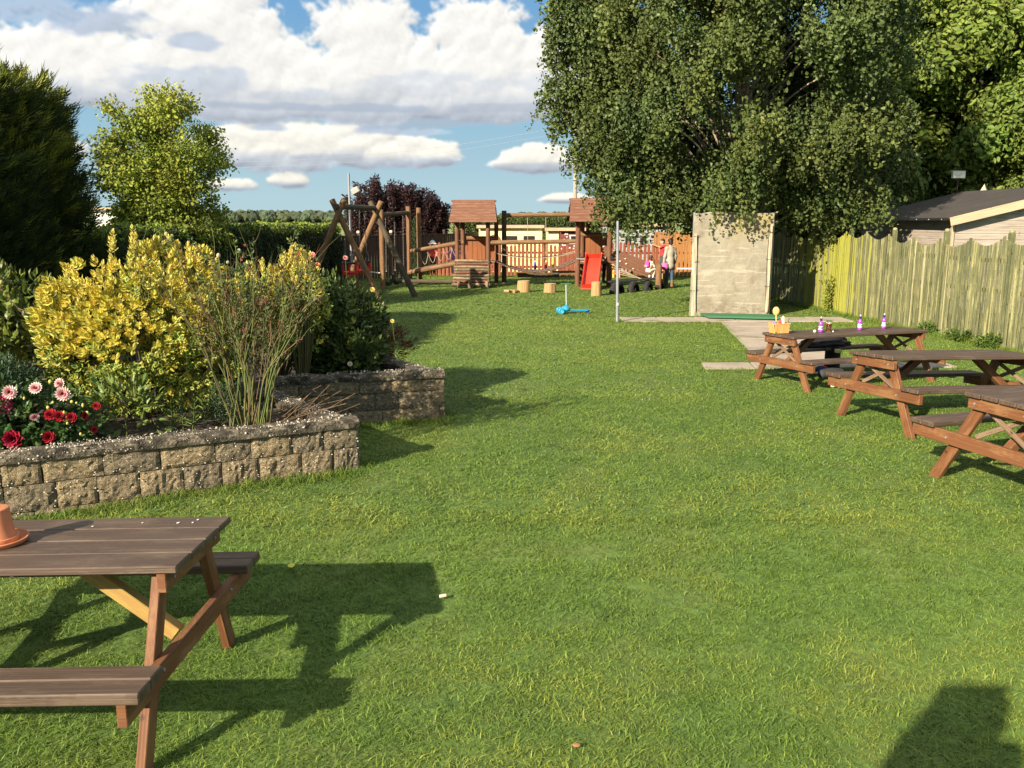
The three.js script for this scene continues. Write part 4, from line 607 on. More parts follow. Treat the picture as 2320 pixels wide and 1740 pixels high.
function euonymus(label, base, R, C, n, seed, yellow, sun = V(-.55, .45, .7)) {
  const q = rng(seed), t = thing('euonymus_bush', label, 'shrub', base), list = [], list2 = [], stems = [], ups = [];
  const geoA = rosette(9, .060, .034, (k) => (k > .55 ? [1.08, 1.08, 1.05] : [.96, .95, .75]), seed + 1, .3), vg = variegated(.056, .036), geoB = (() => { const l = []; const r = rng(seed + 2); for (let i = 0; i < 8; i++) { const a = i * 2.4; l.push(vg.clone().rotateX(Math.PI / 2 - lerp(.1, 1.1, i / 8)).rotateY(a).translate(0, i * .012, 0)); } return mergeGeometries(l); })();
  const low = [[.3, .30, .3], [.45, .42, .25], [.05, .26, .4], [.6, .72, .1], [-.3, .3, .4], [-.5, .42, .3]].map(([x, y, z]) => [x * R[0], y, z * R[2], .26]); const lumps = Array.from({ length: 26 }, () => { const d = sphereDir(q); if (d.y < -.45) d.y *= -.5; return [d.x * R[0] * .72, C + d.y * R[1] * .72, d.z * R[2] * .72, .2 + q() * .16]; }); if (n > 2000) lumps.push(...low);
  for (let i = 0; i < n; i++) {
    let p, d; const c = lumps[Math.floor(q() * lumps.length)]; d = sphereDir(q); p = V(c[0] + d.x * c[3] * R[0] * 1.2, c[1] + d.y * c[3] * R[1] * 1.2, c[2] + d.z * c[3] * R[2] * 1.2); const rel = V(p.x / R[0], (p.y - C) / R[1], p.z / R[2]), rr = rel.length(); if (rr > 1.12 || p.y < .12) continue;
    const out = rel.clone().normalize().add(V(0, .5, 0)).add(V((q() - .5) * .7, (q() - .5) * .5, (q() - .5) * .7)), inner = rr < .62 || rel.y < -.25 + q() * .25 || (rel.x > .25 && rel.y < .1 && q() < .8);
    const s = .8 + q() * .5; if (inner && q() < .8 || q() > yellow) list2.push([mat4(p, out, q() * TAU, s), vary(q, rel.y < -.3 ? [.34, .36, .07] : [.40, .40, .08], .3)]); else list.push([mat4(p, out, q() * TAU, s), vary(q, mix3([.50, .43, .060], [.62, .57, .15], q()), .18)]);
  }
  for (let i = 0; i < 46; i++) { const a = q() * TAU, r = Math.sqrt(q()), x = Math.cos(a) * r * R[0] * .9, z = Math.sin(a) * r * R[2] * .9, y = C + R[1] * Math.sqrt(Math.max(0, 1 - r * r)) * .95, up = .05 + q() * .17; stems.push(limb([V(x * .25, .02, z * .25), V(x * .7, y * .5, z * .7), V(x, y, z), V(x * 1.02, y + up, z)], .008, .003, 7, 4)); for (let k = 0; k < 3; k++) list.push([mat4(V(x * 1.01, y + up * (k + .6) / 3, z), V((q() - .5) * .25, 1, (q() - .5) * .25), q() * TAU, .9 - k * .1), vary(q, [.66, .58, .17], .12)]); }
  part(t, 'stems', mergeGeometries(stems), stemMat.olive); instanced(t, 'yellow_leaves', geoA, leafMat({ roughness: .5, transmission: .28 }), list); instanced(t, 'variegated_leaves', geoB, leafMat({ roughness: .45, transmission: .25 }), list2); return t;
}
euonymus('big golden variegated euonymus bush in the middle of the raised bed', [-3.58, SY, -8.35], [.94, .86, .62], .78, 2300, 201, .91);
euonymus('smaller golden euonymus bush behind the bare rose stems', [-2.78, SY, -9.9], [.58, .54, .5], .76, 560, 203, .5);
euonymus('pale yellow flowering shoots topping the second euonymus on its right', [-2.42, SY, -9.75], [.24, .46, .26], .98, 190, 205, .7);
function leafyShrub(name, label, cat, base, R, C, n, o) {
  const q = rng(o.seed), t = thing(name, label, cat, base), list = [], stems = [];
  for (let i = 0; i < n; i++) { const d = sphereDir(q), k = Math.pow(q(), .4), p = V(d.x * R[0] * k, C + d.y * R[1] * k, d.z * R[2] * k); p.x += (fbm(p.y * 3, p.z * 3, o.seed, 2) - .5) * .3 * R[0]; if (p.y < .04) p.y = .04 + q() * .1; list.push([mat4(p, d.clone().add(V(0, o.lift ?? .5, 0)).add(V((q() - .5), (q() - .5) * .6, (q() - .5)).multiplyScalar(.8)), q() * TAU, (o.size ?? 1) * (.7 + q() * .6)), vary(q, mix3(o.cols[0], o.cols[1], q()), .25)]); if (i % 40 === 0) stems.push(limb([V(d.x * .06, -.02, d.z * .06), V(p.x * .5, p.y * .6, p.z * .5), p], .008, .003, 6, 4)); }
  part(t, 'stems', mergeGeometries(stems), o.stem ?? stemMat.olive); instanced(t, 'foliage', o.geo, o.mat ?? LMgloss, list); return t;
}
const bigLeaf = rosette(6, .115, .055, (k) => [1 - k * .1, 1, 1], 301, .35), midLeaf = rosette(6, .085, .046, (k) => [.9 + k * .3, 1, .95], 303, .3), fineLeaf = cluster(14, .05, leafGeo(.032, .008, .1, .1), 305, { up: .4 }), lanceLeaf = rosette(11, .13, .026, (k) => [1, 1, 1], 307, .3);
leafyShrub('laurel_shrub', 'green laurel-leaved shrub at the left edge, beside the golden bush', 'shrub', [-5.35, SY, -9.0], [.78, .72, .6], .62, 460, { seed: 311, geo: bigLeaf, cols: [[.075, .11, .018], [.20, .22, .04]], lift: .8 });
leafyShrub('rose_bush', 'dark glossy-leaved bush in the far part of the raised bed', 'shrub', [-2.2, .46, -10.5], [.60, .58, .55], .50, 700, { seed: 313, geo: midLeaf, size: 1.15, cols: [[.045, .08, .022], [.12, .17, .042]] });
leafyShrub('rose_bush', 'low dark green bush at the front of the far bed wall', 'shrub', [-1.95, .46, -10.02], [.34, .26, .18], .2, 150, { seed: 315, geo: midLeaf, size: 1.15, cols: [[.04, .07, .02], [.10, .15, .034]] });
leafyShrub('heather_bush', 'feathery olive bush at the right of the dark glossy bush', 'shrub', [-2.15, .46, -11.4], [.40, .36, .4], .32, 700, { seed: 317, geo: fineLeaf, cols: [[.035, .042, .018], [.07, .075, .025]], size: 1.3 });
leafyShrub('azalea_bush', 'small brown-tipped azalea at the right end of the raised bed', 'shrub', [-1.62, .46, -11.0], [.34, .26, .3], .24, 150, { seed: 319, geo: lanceLeaf, size: .55, cols: [[.10, .07, .022], [.20, .09, .03]] });
leafyShrub('fern_clump', 'blue-green ferny plant above the pink and white dahlias', 'plant', [-4.75, SY, -7.65], [.42, .24, .3], .42, 700, { seed: 321, geo: fineLeaf, cols: [[.035, .075, .04], [.075, .13, .065]], size: 1.25 });
leafyShrub('phlox_plant', 'pale broad-leaved plant drooping in front of the golden bush', 'plant', [-3.38, SY, -7.42], [.28, .28, .14], .27, 34, { seed: 323, geo: rosette(6, .12, .036, () => [1, 1, 1], 324, .5), cols: [[.09, .15, .03], [.19, .24, .06]], stem: stemMat.green });
const lily = (label, x, z, h, seed) => { const q = rng(seed), t = thing('lily_plant', label, 'plant', [x, SY, z], 0, 'lily shoots beside the rose stems'), l = [], st = []; for (const [ox, oz, k] of [[0, 0, 1], [.09, .03, .8], [-.08, -.03, .7]]) { st.push(limb([V(ox, -.02, oz), V(ox * 1.3, h * k * .5, oz), V(ox * 1.5, h * k, oz)], .006, .004, 6, 5)); for (let i = 0; i < 46; i++) { const u = i / 46; l.push([mat4(V(ox * (1 + u * .5), h * k * (.15 + u * .85), oz), V(Math.cos(i * 2.4), .35 + u, Math.sin(i * 2.4)), q() * TAU, 1.05 - u * .4), vary(q, [.11, .16, .03], .25)]); } } part(t, 'stems', mergeGeometries(st), stemMat.green); instanced(t, 'leaves', paint(leafGeo(.085, .013, .2, .25), [1, 1, 1]), LMgloss, l); };
lily('upright lily shoots with narrow whorled leaves, left of the rose stems', -3.0, -7.62, .36, 331); lily('second clump of lily shoots, next to the bare rose stems', -2.8, -7.86, .42, 333);
leafyShrub('rosemary_plant', 'small blue-green needle-leaved plant at the foot of the rose stems', 'plant', [-2.66, SY, -7.84], [.16, .18, .12], .2, 130, { seed: 335, geo: fineLeaf, cols: [[.05, .09, .045], [.10, .14, .07]] });
{ // bare rose stems
  const q = rng(341), t = thing('bare_rose_bush', 'fan of bare thorny green and brown rose stems leaning over the wall', 'rose bush', [-2.42, SY, -7.72]), mats = [stemMat.green, stemMat.olive, stemMat.olive, stemMat.red, stemMat.dry], lists = mats.map(() => []), leaves = [], hips = [];
  const N = 40;
  for (let i = 0; i < N; i++) {
    const k = (i + .5) / N, lean = lerp(-.58, .66, k) + (q() - .5) * .34, h = 1.0 + q() * .55 - Math.abs(lean) * .2, b = V((k - .5) * .30 + (q() - .5) * .1, -.03, (q() - .5) * .2), m = q() < .38 ? 0 : q() < .5 ? 1 : Math.floor(q() * 5), e = V(lean * h * .82 + (q() - .5) * .1, h, (q() - .5) * .5 - .05), mid = b.clone().lerp(e, .4).add(V((q() - .5) * .14 - lean * .12, .08, (q() - .5) * .1)), mid2 = b.clone().lerp(e, .72).add(V((q() - .5) * .16 - lean * .05, .04, (q() - .5) * .12));
    const r = .0045 + q() * .0055; lists[m].push(limb([b, mid, mid2, e], r, r * .5, 14, 5)); const c = new THREE.CatmullRomCurve3([b, mid, mid2, e]);
    const twig = (p, d, rr, depth) => { const e2 = p.clone().add(d), mm = p.clone().addScaledVector(d, .5).add(V((q() - .5) * .05, .02, (q() - .5) * .05)); lists[q() < .5 ? m : [1, 4, 3, 2][Math.floor(q() * 4)]].push(limb([p, mm, e2], rr, rr * .45, 6, 4)); if (q() < .5) for (let n = 0; n < 2; n++) leaves.push([mat4(p.clone().addScaledVector(d, .4 + q() * .6), V(q() - .5, q() * .8, q() - .5), q() * TAU, .7 + q() * .7), vary(q, q() < .12 ? [.20, .08, .05] : mix3([.05, .085, .02], [.15, .19, .05], q()), .3)]); if (depth && q() < .8) twig(p.clone().addScaledVector(d, .35 + q() * .5), V(d.x * .5 + (q() - .5) * .28, Math.abs(d.y) * .6 + .04, (q() - .5) * .24), rr * .7, depth - 1); };
    for (let j = 0; j < 4; j++) { const u = .28 + q() * .68; twig(c.getPoint(u), V((q() - .5) * .5 + lean * .1, .14 + q() * .3, (q() - .5) * .4), r * .65, 2); }
    for (let j = 0; j < 14; j++) { const p = c.getPoint(.05 + q() * .6); lists[m].push(new THREE.ConeGeometry(.003, .013, 3).rotateZ((q() - .5) * 4).translate(p.x + (q() - .5) * .016, p.y, p.z + .004)); }
    if (q() < .9) leaves.push([mat4(e, V(0, 1, .2), q() * TAU, .9), vary(q, [.17, .19, .05], .3)]);
  }
  for (let i = 0; i < 14; i++) { const p = V(.05 + q() * .65, .04 + q() * .08, -.1 + (q() - .5) * .2), d = V(.25 + q() * .35, .1 + q() * .25, (q() - .5) * .3); lists[4].push(limb([V(q() * .15, .02, 0), p, p.clone().add(d)], .004, .002, 8, 4)); }
  const nm = ['green_stems', 'olive_stems', 'pale_stems', 'red_stems', 'dry_stems']; lists.forEach((l, i) => l.length && part(t, nm[i], merged(l), mats[i])); instanced(t, 'leaves', rosette(4, .04, .026, () => [1, 1, 1], 343, .3), LM, leaves);
}
{ // sword leaves and seed stalks
  const q = rng(351), t = thing('yucca_plant', 'spiky grey-green sword-leaved plant behind the two golden bushes', 'plant', [-3.05, SY, -9.1]), l = []; for (let i = 0; i < 70; i++) { const a = q() * TAU, e = 1.05 + q() * .45, L = 1.05 + q() * .62; l.push([mat4(V(Math.cos(a) * .07, .1, Math.sin(a) * .07), V(Math.cos(a) * Math.cos(e) * .8, Math.sin(e), Math.sin(a) * Math.cos(e) * .8), q() * TAU, 1, L), vary(q, [.09, .13, .06], .25)]); }
  part(t, 'rootstock', new THREE.CylinderGeometry(.05, .08, .2, 8).translate(0, .05, 0), stemMat.dead); instanced(t, 'leaves', paint(leafGeo(1, .026, .3, .02, .15), [1, 1, 1]), LMdull, l);
  const stalk = (label, x, z, pts, r, m, budM, buds, seed) => { const o = thing('seed_stalk', label, 'plant stalk', [x, SY, z], 0, 'dry flower stalks in the raised bed'); const list = pts.map((p) => limb(p.map((a) => V(...a)), r, r * .5, 10, 5)); part(o, 'stem', mergeGeometries(list), m); for (const b of buds) part(o, 'seed_head', new THREE.SphereGeometry(b[3], 9, 7).scale(1, 1.2, 1).translate(b[0], b[1], b[2]), budM); };
  stalk('arching pale stalk with two round seed heads left of the golden bush', -4.35, -8.3, [[[.1, 0, 0], [-.15, .7, 0], [-.42, 1.05, .02], [-.58, 1.28, .04], [-.66, 1.48, .04]], [[-.42, 1.05, .02], [-.2, .95, 0], [.0, .86, 0]]], .006, stemMat.dry, flat(.34, .28, .13, .8), [[-.67, 1.5, .04, .025], [-.60, 1.49, .05, .026], [-.55, 1.3, .03, .02]], 1);
  stalk('thin dark twigs standing up between the pale stalk and the golden bush', -4.18, -8.35, [[[0, 0, 0], [0, .8, 0], [-.05, 1.15, 0], [-.12, 1.32, 0]], [[0, .8, 0], [.03, 1.2, 0], [.05, 1.32, 0]]], .005, stemMat.dead, stemMat.dead, [], 2);
  stalk('tall branching seed stalk against the dark hedge behind the golden bush', -3.65, -9.2, [[[0, 0, 0], [.02, 1.2, 0], [.0, 1.72, 0]], [[.01, 1.3, 0], [.1, 1.55, 0], [.13, 1.62, 0]], [[.01, 1.4, 0], [-.08, 1.6, 0], [-.1, 1.68, 0]], [[.0, 1.5, 0], [.06, 1.7, 0]]], .005, stemMat.dry, flat(.36, .30, .14, .8), [[0, 1.74, 0, .022], [.13, 1.64, 0, .02], [-.1, 1.7, 0, .02], [.06, 1.72, 0, .018], [-.03, 1.65, .02, .02]], 3);
  stalk('pair of reddish bare shoots rising above the golden bush', -3.35, -9.0, [[[0, 0, 0], [0, 1, 0], [-.02, 1.55, 0]], [[.1, 0, 0], [.1, 1, 0], [.12, 1.62, 0]], [[-.3, 0, 0], [-.32, 1, 0], [-.36, 1.45, 0]]], .007, stemMat.red, stemMat.red, [], 4);
  stalk('grey-green flower stalks crossing behind the golden bush on its right', -2.98, -9.1, [[[0, 0, 0], [.0, 1, 0], [-.1, 1.5, 0]], [[.1, 0, 0], [.02, 1.1, 0], [.12, 1.55, 0]], [[-.1, 0, 0], [.05, 1.0, 0], [.2, 1.42, 0]]], .006, stemMat.green, flat(.42, .38, .25, .8), [[-.1, 1.52, 0, .022], [.12, 1.57, 0, .02], [.2, 1.44, 0, .02], [.0, 1.45, .02, .016]], 5);
}
{ // dahlias
  const q = rng(361), plant = leafyShrub('dahlia_plant', 'dark-leaved dahlia clump with red and pink-white blooms by the near wall', 'flowering plant', [-4.29, SY + .0, -7.06], [.72, .32, .26], .22, 330, { seed: 362, geo: rosette(5, .085, .05, () => [1, 1, 1], 363, .3), cols: [[.026, .062, .016], [.065, .13, .028]], stem: stemMat.green });
  const petals = (n, L, W, rows, c0, c1) => { const l = []; for (let r = 0; r < rows; r++) { const m = n - r * 2; for (let i = 0; i < m; i++) l.push(paint(leafGeo(L * (1 - r * .2), W, .3, -.15, .55).rotateX(.35 + r * .38 - .2).rotateZ(i / m * TAU + r * .3), mix3(c1, c0, r / Math.max(1, rows - 1)))); } return mergeGeometries(l); };
  const pinkG = petals(16, .052, .021, 4, [.62, .10, .17], [.86, .66, .62]), redG = petals(9, .066, .056, 4, [.20, .004, .020], [.36, .008, .035]), smallRed = petals(10, .048, .036, 3, [.26, .005, .016], [.40, .012, .024]), ballG = (() => { const l = []; for (let i = 0; i < 110; i++) { const y = 1 - i / 70, a = i * 2.4, s = Math.sqrt(Math.max(.02, 1 - Math.min(1, y * y))); if (y < -.5) break; const d = V(Math.cos(a) * s, Math.sin(a) * s, y).normalize(); l.push(paint(leafGeo(.022, .016, .5, -.2, .6).applyMatrix4(mat4(d.clone().multiplyScalar(.038), d, a, 1)), i % 3 ? [.42, .012, .07] : [.62, .22, .30])); } return mergeGeometries(l); })();
  const pm = leafMat({ roughness: .6, transmission: .2 });
  const bloom = (g, x, y, z, s, rx, ry, label, name = 'bloom') => { const o = part(plant, name, g, pm, label); o.position.set(x, y, z + .04); o.rotation.set(rx, ry, 0); o.scale.setScalar(s * 1.08); return o; };
  // positions measured from the plant's base
  bloom(pinkG, .16, .50, .10, 1.15, -.15, .35, 'pale pink and white bloom, leftmost'); bloom(pinkG, .35, .52, .05, 1.05, -.55, .1, 'pink bloom tipped back'); bloom(pinkG, .53, .55, .0, .95, -.3, -.2, 'pale bloom partly behind another'); bloom(pinkG, .575, .48, .06, 1.2, -.05, .3, 'white bloom with pink heart, on the right');
  bloom(ballG, .095, .40, .12, 1.25, -.1, .3, 'crimson pompon bloom'); bloom(redG, .23, .14, .24, 1.2, -.1, .2, 'large crimson bloom near the wall'); bloom(smallRed, .51, .15, .22, 1.1, -.1, .5, 'small scarlet bloom near the wall'); bloom(smallRed, .49, .31, .12, 1.1, -.6, .1); bloom(smallRed, .57, .30, .13, 1.0, -.5, .4); bloom(smallRed, .66, .29, .12, .9, -.3, .3); bloom(smallRed, .75, .30, .1, .75, -.2, 1.2); bloom(smallRed, .84, .37, .05, .7, -.4, .2); bloom(smallRed, .84, .19, .14, .65, -.4, 1.0); bloom(pinkG, .37, .31, .15, .8, .6, .4, 'fading bloom with brown petals');
  const budG = new THREE.SphereGeometry(.016, 8, 6), budM = flat(.46, .44, .10, .6); for (const [x, y, z] of [[.25, .44, .1], [.45, .57, .05], [.50, .41, .13], [.64, .41, .1], [.68, .40, .1], [.46, .37, .14], [.73, .38, .1], [.77, .32, .12], [.74, .16, .2], [.60, .33, .16], [.64, .25, .2], [.29, .3, .2]]) { const b = part(plant, 'bud', budG, budM); b.position.set(x, y, z); b.scale.set(.6 + q() * .35, .7 + q() * .5, .7); }
  // roses and small flowers on the far bushes
  const rose = (label, x, y, z, cols, s, n) => { const o = thing('rose_bloom_stem', label, 'flower', [x, .46, z], 0, n); s *= .72; const g = petals(9, .05, .046, 3, cols[0], cols[1]); part(o, 'stem', limb([V(0, 0, 0), V(.02, y * .6, 0), V(0, y, 0)], .005, .003, 6, 4), stemMat.green); const b = part(o, 'bloom', g, pm); b.position.set(0, y, .01); b.rotation.set(-.6, .3, 0); b.scale.setScalar(s); };
  const pk = [[.70, .22, .22], [.85, .45, .40]], ye = [[.75, .60, .08], [.85, .75, .3]], wp = [[.75, .62, .3], [.85, .72, .6]];
  rose('pink rose standing above the dark bush, upper left', -2.35, 1.42, -10.2, pk, 1.15); rose('coral pink rose just below the upper pink rose', -2.28, 1.3, -10.15, [[.7, .2, .14], [.85, .42, .3]], 1.1); rose('pale pink flower leaning out right above the dark bush', -1.98, 1.38, -10.3, pk, .9); rose('yellow and pink flower at the top right of the dark bush', -1.72, .98, -10.6, ye, 1.0); rose('peach rose low in front on the far wall', -1.86, .2, -9.72, wp, .9); rose('small yellow flower on the right of the dark bush', -1.45, .62, -10.35, ye, .8); rose('yellow bloom high on the second euonymus', -2.42, 1.52, -9.6, ye, 1.1);
}
// ---------------------------------------------------------------- fences
{ // scalloped mossy board fence on the right
  const q = rng(401), t = thing('board_fence', 'tall mossy green board fence with a scalloped top on the right', 'fence'), A = V(9.06, 0, -13.3), B = V(7.48, 0, -25.8), L = A.distanceTo(B), d = B.clone().sub(A).normalize(), turn = Math.atan2(-d.z, d.x), out = V(d.z, 0, -d.x);
  const mossy = (a, b, w, s) => wood(a, b, w, s, .9, .004, .8);
  const mats = [mossy([.080, .088, .042], [.155, .158, .075], [.31, .29, .12], 51), mossy([.068, .078, .038], [.135, .145, .068], [.27, .26, .10], 53), mossy([.112, .115, .050], [.20, .20, .092], [.38, .36, .16], 55), mossy([.07, .08, .036], [.125, .13, .056], [.24, .23, .11], 57)], lime = [mossy([.24, .25, .032], [.35, .345, .05], [.22, .23, .06], 59), mossy([.21, .22, .03], [.32, .32, .045], [.24, .24, .06], 61)], tan = mossy([.26, .25, .12], [.40, .37, .19], [.45, .41, .25], 63);
  const peaks = []; for (let s = .35; s < L + 1; s += .93) peaks.push(s);
  let s = 0, i = 0;
  const geos = Array.from({ length: 5 }, () => cbox(1, 1, 1, .0, RB));
  while (s < L) {
    const w = .036 + q() * .026, c = s + w / 2; let near = 9; for (const p of peaks) near = Math.min(near, Math.abs(p - c));
    const k = near / .465, top = 1.80 + .14 * Math.pow(1 - k, 1.6) + .05 * Math.sin(c * 1.1) + (q() - .5) * .007 + (near < .05 ? .03 : 0), p = A.clone().addScaledVector(d, c), y0 = G(p.x, p.z) - .05, lim = Math.exp(-(((c - 8.0) / .75) ** 2)) , lim2 = Math.exp(-(((c - 9.6) / .6) ** 2)) * .5;
    const m = q() < lim * 1.25 + lim2 * .6 ? lime[q() < .7 ? 0 : 1] : q() < .06 ? tan : mats[Math.floor(q() * 4)];
    const g = cbox(w - .003 - q() * .004, top - y0, .016, .003, q), b = part(t, 'board', g, m); const prow = i % 2 ? .0 : .014; b.position.copy(p).addScaledVector(out, prow + (q() - .5) * .006).setY((top + y0) / 2); b.rotation.set(0, turn + .34 * (q() - .35), 0); b.rotation.z = (q() - .5) * .016 - .03 * sstep(3, 0, c); s += w - .002; i++;
  }
  for (const y of [.35, 1.0, 1.55]) { const r = part(t, 'rail', bar(A.clone().setY(y).addScaledVector(out, -.05), B.clone().setY(y).addScaledVector(out, -.05), .05, .08), M.brown); }
  for (let c = .35; c < L; c += 1.86) { const p = A.clone().addScaledVector(d, c).addScaledVector(out, -.12); const po = part(t, 'post', bxAt(p.x, 1.0, p.z, .09, 2.1, .09), mats[3]); part(po, 'post_cap', new THREE.SphereGeometry(.05, 10, 8).scale(1, .8, 1).translate(p.x, 2.07, p.z), tan); }
  const fit = thing('wall_lamp', 'black dome-shaped fitting on the fence at the right edge', 'fitting', [8.83, 1.62, -14.62], -.1); part(fit, 'dome', new THREE.SphereGeometry(.14, 16, 8, 0, TAU, 0, Math.PI / 2), M.black); part(fit, 'bracket', bxAt(.08, .19, 0, .3, .03, .04), M.black); part(fit, 'stem', bxAt(.05, .14, 0, .025, .1, .025), M.black);
}
{ // red-brown picket fence across the far end
  const q = rng(411), t = thing('picket_fence', 'red-brown picket fence closing off the far end of the playground', 'fence'), lineAt = (x) => V(x, 0, -35.2 + .06 * x);
  const gs = Array.from({ length: 4 }, (_, k) => { const s = new THREE.Shape([[-.057, 0], [.057, 0], [.057, 1.26], [.025, 1.34], [-.025, 1.34], [-.057, 1.26]].map(([a, b]) => new THREE.Vector2(a, b))); const g = new THREE.ExtrudeGeometry(s, { depth: .02, bevelEnabled: false }); const u = g.attributes.uv, p = g.attributes.position; for (let i = 0; i < u.count; i++) u.setXY(i, p.getY(i) + k * 3, p.getX(i) + k); return g; });
  for (let x = -3.3; x < 7.6; x += .163) { const p = lineAt(x), h = (x < 3.2 ? .96 : .99) * (1 + .06 * Math.sin(x * 1.7)) * (.98 + q() * .04), b = part(t, 'picket', gs[Math.floor(q() * 4)], x > 6.2 || (x > 1.35 && x < 1.5) ? M.picketTan : M.picket); b.position.set(p.x, G(p.x, p.z) - .02, p.z); b.scale.set(.98, h, 1); b.rotation.set((q() - .5) * .02, -.06, (q() - .5) * .02); }
  for (const y of [.38, .95]) part(t, 'rail', bar(lineAt(-3.4).setY(y).add(V(0, 0, -.03)), lineAt(7.7).setY(y).add(V(0, 0, -.03)), .04, .09), M.picket);
  for (let x = -3.3; x < 7.6; x += 1.8) { const p = lineAt(x); part(t, 'post', bxAt(p.x, .55, p.z - .09, .08, 1.3, .08), M.brown); }
  // taller tan panel behind, at the right
  const f = thing('panel_fence', 'taller tan board fence beyond the pickets, left of the canvas screen', 'fence'); for (let x = 5.9; x < 8.6; x += .13) { const p = V(x, 0, -35.9); part(f, 'board', bxAt(x, .9, -35.9 + (Math.round(x / .13) % 2) * .015, .122, 1.72, .018), M.picketTan); } part(f, 'rail', bxAt(7.2, 1.3, -35.98, 2.9, .08, .05), M.brown);
}
{ // dark brown close-boarded fence behind the swings
  const t = thing('closeboard_fence', 'dark brown close-boarded fence with pale post caps behind the swings', 'fence'), pts = [V(-6.9, 0, -31.8), V(-3.7, 0, -35.5), V(-1.2, 0, -39.0)];
  for (let k = 0; k < 2; k++) { const a = pts[k], b = pts[k + 1], L = a.distanceTo(b), turn = Math.atan2(-(b.z - a.z), b.x - a.x), n = Math.round(L / .14); for (let i = 0; i < n; i++) { const p = a.clone().lerp(b, (i + .5) / n); const m = part(t, 'board', cbox(.132, 1.66, .018, .003, RB), M.brown); m.position.set(p.x, .81, p.z); m.rotation.y = turn + .1; } for (const y of [1.66]) part(t, 'top_rail', bar(a.clone().setY(y), b.clone().setY(y), .06, .04), M.brown); for (let i = 0; i <= 3; i++) { const p = a.clone().lerp(b, i / 3); const po = part(t, 'post', bxAt(p.x, .85, p.z - .06, .09, 1.8, .09), M.brown); part(po, 'post_cap', bxAt(p.x, 1.80, p.z - .06, .12, .1, .12, .02), k ? M.brown : flat(.62, .54, .40, .8)); } }
  const tr = thing('trellis_panel', 'square dark trellis panel standing at the end of the clipped hedge', 'trellis', [-6.02, 0, -30.6], .3); for (let i = 0; i < 6; i++) part(tr, 'upright', bxAt(-.4 + i * .16, .85, 0, .022, 1.6, .015), M.trellis); for (let i = 0; i < 9; i++) part(tr, 'crosspiece', bxAt(0, .15 + i * .175, .017, .86, .022, .015), M.trellis);
  const iv = (() => { const q = rng(421), l = []; for (let i = 0; i < 220; i++) l.push([mat4(V((q() - .5) * .2, .3 + q() * 2, (q() - .5) * .12), V(q() - .5, .2, 1), q() * TAU, 1), vary(q, [.04, .07, .02], .3)]); const o = thing('ivy', 'green ivy climbing between the two tall posts', 'climber', [-3.45, 0, -31.4]); part(o, 'stem', limb([V(0, -.1, 0), V(.03, 1, 0), V(0, 2.3, 0)], .02, .008, 8, 5), bark); instanced(o, 'leaves', hedgeGeo, LM, l); })();
}
